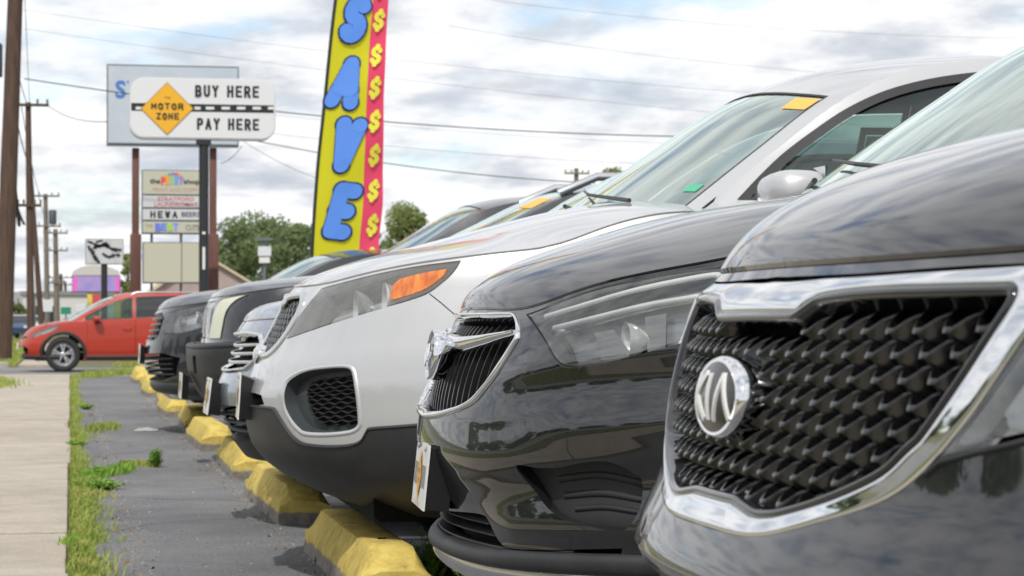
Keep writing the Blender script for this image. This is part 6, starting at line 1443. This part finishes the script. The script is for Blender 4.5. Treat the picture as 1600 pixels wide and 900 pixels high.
M_leafd = leafmat('foliage_dark', (.15, .21, .09), (.25, .31, .14), .55, .45); M_leafm = leafmat('foliage_mid', (.17, .23, .08), (.26, .32, .12), .5, .45); M_leafl = leafmat('foliage_light', (.19, .25, .07), (.30, .35, .13), .6, .4)
def tpx(label, cx, ytop, halfw, Y, m, seed, **k):
    p = atY(cx, 500, Y); tp = atY(cx, ytop, Y); z0 = -.21; h = tp[2] - z0; hw = halfw * Y / 3600; return tree(label, p[0], Y, z0, h, hw, hw * .8, m, seed=seed, **k)
G = 'trees behind the signs'
tpx('tall dark green tree just right of the brown billboard post', 372, 345, 62, 150, M_leafd, 1, n=7920, leaf=.27, clumps=22, group=G, low=.12); tpx('broad dark green tree in the middle of the clump left of the flag', 415, 338, 70, 158, M_leafd, 2, n=9240, leaf=.27, clumps=24, group=G, low=.12)
tpx('dark green tree directly left of the feather flag', 462, 352, 62, 150, M_leafd, 3, n=7920, leaf=.27, clumps=22, group=G, low=.12); tpx('mid green tree whose top shows just past the flag pole', 500, 345, 34, 165, M_leafm, 4, n=5720, leaf=.27, clumps=18, group=G, low=.12)
tpx('light green tree just right of the feather flag', 628, 316, 60, 140, M_leafl, 5, n=7920, leaf=.23, clumps=24, group=G, low=.1); tpx('light green low tree right of the flag, lower one', 680, 345, 46, 150, M_leafl, 6, n=4840, leaf=.23, clumps=16, group=G, low=.1); tpx('small tree behind the pink edge of the flag', 590, 350, 30, 150, M_leafm, 16, n=4840, leaf=.23, clumps=16, group=G, low=.1)
tpx('light tree top showing beside the distant utility pole', 962, 250, 46, 150, M_leafl, 7, n=5280, leaf=.22, clumps=16, group=G); tpx('thin tree top showing left of the silver SUV windscreen', 1030, 222, 34, 160, M_leafl, 8, n=2600, leaf=.22, clumps=12, group=G)
tpx('bright green tree behind the left brown billboard post', 200, 392, 22, 125, M_leafl, 9, n=2200, leaf=.26, clumps=16, group=G, low=.1); tpx('small bright tree between the message sign posts', 150, 455, 12, 130, M_leafl, 10, n=900, leaf=.2, clumps=8, group=G)
tpx('green tree between the first two utility poles', 28, 452, 18, 190, M_leafm, 11, n=1800, leaf=.4, clumps=14, group=G, low=.1); tpx('far dark tree low on the horizon left of the first pole', -12, 440, 26, 200, M_leafm, 12, n=1800, leaf=.45, clumps=14, group=G, low=.1)
# unseen trees across the street, added as a dark band for chrome and paint reflections
k = 0
for y in (-34, -27, -19, -12, -4, 3, 10, 17, 25, 33, 41, 50):
    for nm in (1,):
        rnd = random.Random(k + 50); tree('leafy street tree standing %s in the row across the road' % ('first', 'second', 'third', 'fourth', 'fifth', 'sixth', 'seventh', 'eighth', 'ninth', 'tenth', 'eleventh', 'twelfth')[k], -44 + rnd.uniform(-5, 3), y + rnd.uniform(-2, 2), 0, rnd.uniform(5.0, 7.5), 5.2, 5.2, M_leafd, n=2600, leaf=.9, seed=60 + k, clumps=26, group='street trees across the road', low=.0); k += 1
# ================================================================== buildings and small things in the distance
def gable(label, pxl, pxr, py_eave, px_ridge, py_ridge, Y, D, mw, mr, zb=-.21, over=.25, name='building', win=()):
    L_, R_ = atY(pxl, py_eave, Y), atY(pxr, py_eave, Y); rg = atY(px_ridge, py_ridge, Y); t = thing(name, label, 'building', ((L_[0] + R_[0]) / 2, Y, zb)); o = np.array(t.location)
    x0, x1, ze, xr, zr = L_[0] - o[0], R_[0] - o[0], L_[2] - zb, rg[0] - o[0], rg[2] - zb
    mesh('wall', [(x0, 0, 0), (x1, 0, 0), (x1, 0, ze), (xr, 0, zr - .05), (x0, 0, ze), (x0, D, 0), (x1, D, 0), (x1, D, ze), (xr, D, zr - .05), (x0, D, ze)], [(0, 1, 2, 3, 4), (9, 8, 7, 6, 5), (0, 4, 9, 5), (1, 6, 7, 2)], mw, t)
    for s, xe in ((0, x0), (1, x1)):
        sl = (zr - ze) / (xr - xe); xo = xe + (over if s else -over); zo = ze + sl * (xo - xe); a = [(xr, -over, zr), (xo, -over, zo), (xo, D + over, zo), (xr, D + over, zr)]
        mesh('roof', a + [(x, y, z + .16) for x, y, z in a], [(0, 1, 2, 3), (7, 6, 5, 4), (0, 4, 5, 1), (1, 5, 6, 2), (2, 6, 7, 3), (3, 7, 4, 0)], mr, t)
    for (xa, xb, za, zb_) in win:
        MB().box((xa, -.03, za), (xb, .05, zb_)).build('window', mat('far_glass', (.03, .04, .05), .1), t)
    return t
M_stucco = mat('stucco_pinkish', (.42, .33, .30), .9, noise=(1.5, (.36, .29, .26), .4, .7, 6, (1, 1, 1))); M_fascia = mat('fascia_tan', (.55, .46, .30), .7); M_whitewall = mat('white_siding', (.60, .60, .58), .8); M_redband = mat('red_sign_band', (.55, .08, .09), .6)
g_ = gable('low shop with a tan gabled roof behind the directory sign', 238, 412, 456, 318, 400, 118, 12, M_stucco, M_fascia, win=[(-2.2, -1.2, .9, 2), (.6, 1.6, .9, 2)])
mb = MB(); mb.box((-.75, -.12, 1.55), (.75, -.02, 2.25)); mb.build('shop_sign', M_redband, g_)
t = thing('building', 'long flat white commercial building low on the horizon behind the signs', 'building', (5.2, 190, -.21)); 
MB().box((-9, 0, 0), (26, 9, 3.2)).build('wall', M_whitewall, t); MB().box((-9.2, -.2, 3.2), (26.2, 9.2, 3.5)).build('roof', mat('flat_roof', (.25, .25, .26), .8), t)
for i in range(10): MB().box((-8 + i * 3.3, -.05, .9), (-6.4 + i * 3.3, .05, 2.3)).build('window', mat('far_glass', (.03, .04, .05), .1), t)
t = thing('building', 'small pale house with a grey roof beyond the road, right of the first pole', 'building', (-6.5, 230, -.21)); MB().box((-4, 0, 0), (3.5, 8, 2.4)).build('wall', mat('tan_wall', (.50, .44, .34), .85), t)
mesh('roof', [(-4.4, -.4, 2.4), (3.9, -.4, 2.4), (3.9, 8.4, 2.4), (-4.4, 8.4, 2.4), (-4.4, 4, 4), (3.9, 4, 4)], [(0, 1, 5, 4), (3, 4, 5, 2), (0, 4, 3), (1, 2, 5)], mat('grey_roof', (.22, .22, .22), .9), t)
t = sroot('street_light', 'parking lot light pole with box lamps and cameras, left of the flag', 'street light', 413, 420, 100, -.2); spost(t, 413, 372, 413, 500, 100, .07, M_signgrey, z=-.2, name='pole')
for a, b, c, d, m in ((403, 385, 423, 400, M_signwhite), (398, 372, 426, 376, M_signgrey), (405, 402, 421, 411, M_white)): spanel('box_lamp', t, a, b, c, d, 100, .3, m, off=.2)
# street name and small signs near the horizon on the left
for lab, a, b, c, d, Y_, m, pl in (('green street name sign beside the road on the horizon', 95, 480, 111, 491, 130, mat('sign_green', (.02, .25, .17), .5), 103), ('white road sign left of the green street sign', 66, 468, 82, 487, 120, M_signwhite, 74), ('tall narrow white sign behind the leaning pole', 52, 440, 59, 458, 140, M_signwhite, 55),
                                   ('pale roadside board just above the red car bonnet', 118, 474, 134, 500, 140, M_signwhite, 126), ('small red and white banner under the message sign', 144, 460, 157, 476, 96, M_redband, 150)):
    t = sroot('road_sign', lab, 'sign', pl, (b + d) / 2, Y_, -.21); spost(t, pl, b, pl, 500, Y_, .04, M_signgrey, z=-.21, dy=.06); spanel('sign_face', t, a, b, c, d, Y_, .04, m, off=.02)
def far_car(label, x, y, m, heading=1, zg=-.21, L=4.5):
    """small traffic car: side profile with a shaped cabin, wheels, lamps"""
    t = thing('traffic_car', label, 'car', (x, y, zg), 'cars far down the road'); W = .9; h = 1.45
    prof = [(-2.2, .35), (-2.25, .7), (-2.0, .92), (-1.0, 1.02), (-.4, 1.40), (.9, 1.45), (1.6, 1.15), (2.15, 1.05), (2.25, .6), (2.2, .35)]; vs = []
    for s, k in ((-1, 1), (1, 1)):
        vs += [(s * (W if z < 1.1 else W * .78), y_ * heading, z) for y_, z in prof]
    n = len(prof); o = mesh('body', vs, [tuple(range(n)), tuple(range(2 * n - 1, n - 1, -1))] + [(i, n + i, n + (i + 1) % n, (i + 1) % n) for i in range(n)], m, t)
    Mg = mat('far_glass', (.03, .04, .05), .1)
    for y0_, z0_, y1_, z1_ in ((-.96, 1.05, -.44, 1.38), (1.56, 1.18, .95, 1.43)):
        y0_, y1_ = y0_ * heading, y1_ * heading; e = -.02 * heading if y0_ * heading < 0 else .02 * heading; mesh('windshield', [(-.72, y0_ + e, z0_), (.72, y0_ + e, z0_), (.66, y1_ + e, z1_), (-.66, y1_ + e, z1_)], [(0, 1, 2, 3)], Mg, t)
    for s in (-1, 1):
        mesh('side_window', [(s * (W * .86), -.8 * heading, 1.1), (s * W * .86, 1.35 * heading, 1.14), (s * W * .795, .9 * heading, 1.38), (s * W * .795, -.4 * heading, 1.36)], [(0, 1, 2, 3)], Mg, t)
        for yy in (-1.35, 1.35): v, f = lathe([(.001, 0), (.2, .01), (.32, 0), (.33, -.2), (.001, -.2)], 16, 'x'); mesh('wheel', [(q[0] * s + s * W * 1.0, q[1] + yy, q[2] + .33) for q in v], f, M_rubber, t)
        MB().box((s * .62 - .16, -2.26 * heading - .03, .66), (s * .62 + .16, -2.26 * heading + .03, .82)).build('headlight', M_reflector, t)
    return t
for lab, px, Y_, m in (('white car far down the road beside the first pole', 47, 150, mat('far_white', (.7, .7, .7), .3, coat=1)), ('dark blue car far down the road, just right of the first pole', 26, 140, mat('far_blue', (.04, .07, .14), .3, coat=1)), ('pale silver car following the white car down the road', 38, 175, mat('far_silver', (.45, .46, .47), .3, coat=1)), ('small white car farthest down the road', 56, 230, mat('far_white', (.7, .7, .7), .3, coat=1))):
    p = atY(px, 510, Y_); far_car(lab, p[0], Y_, m)
p = atY(18, 520, 95); far_car('red car tail just left of the red SUV, on the road', p[0] - 1.2, 190, mat('far_red', (.5, .06, .04), .3, coat=1), heading=-1)
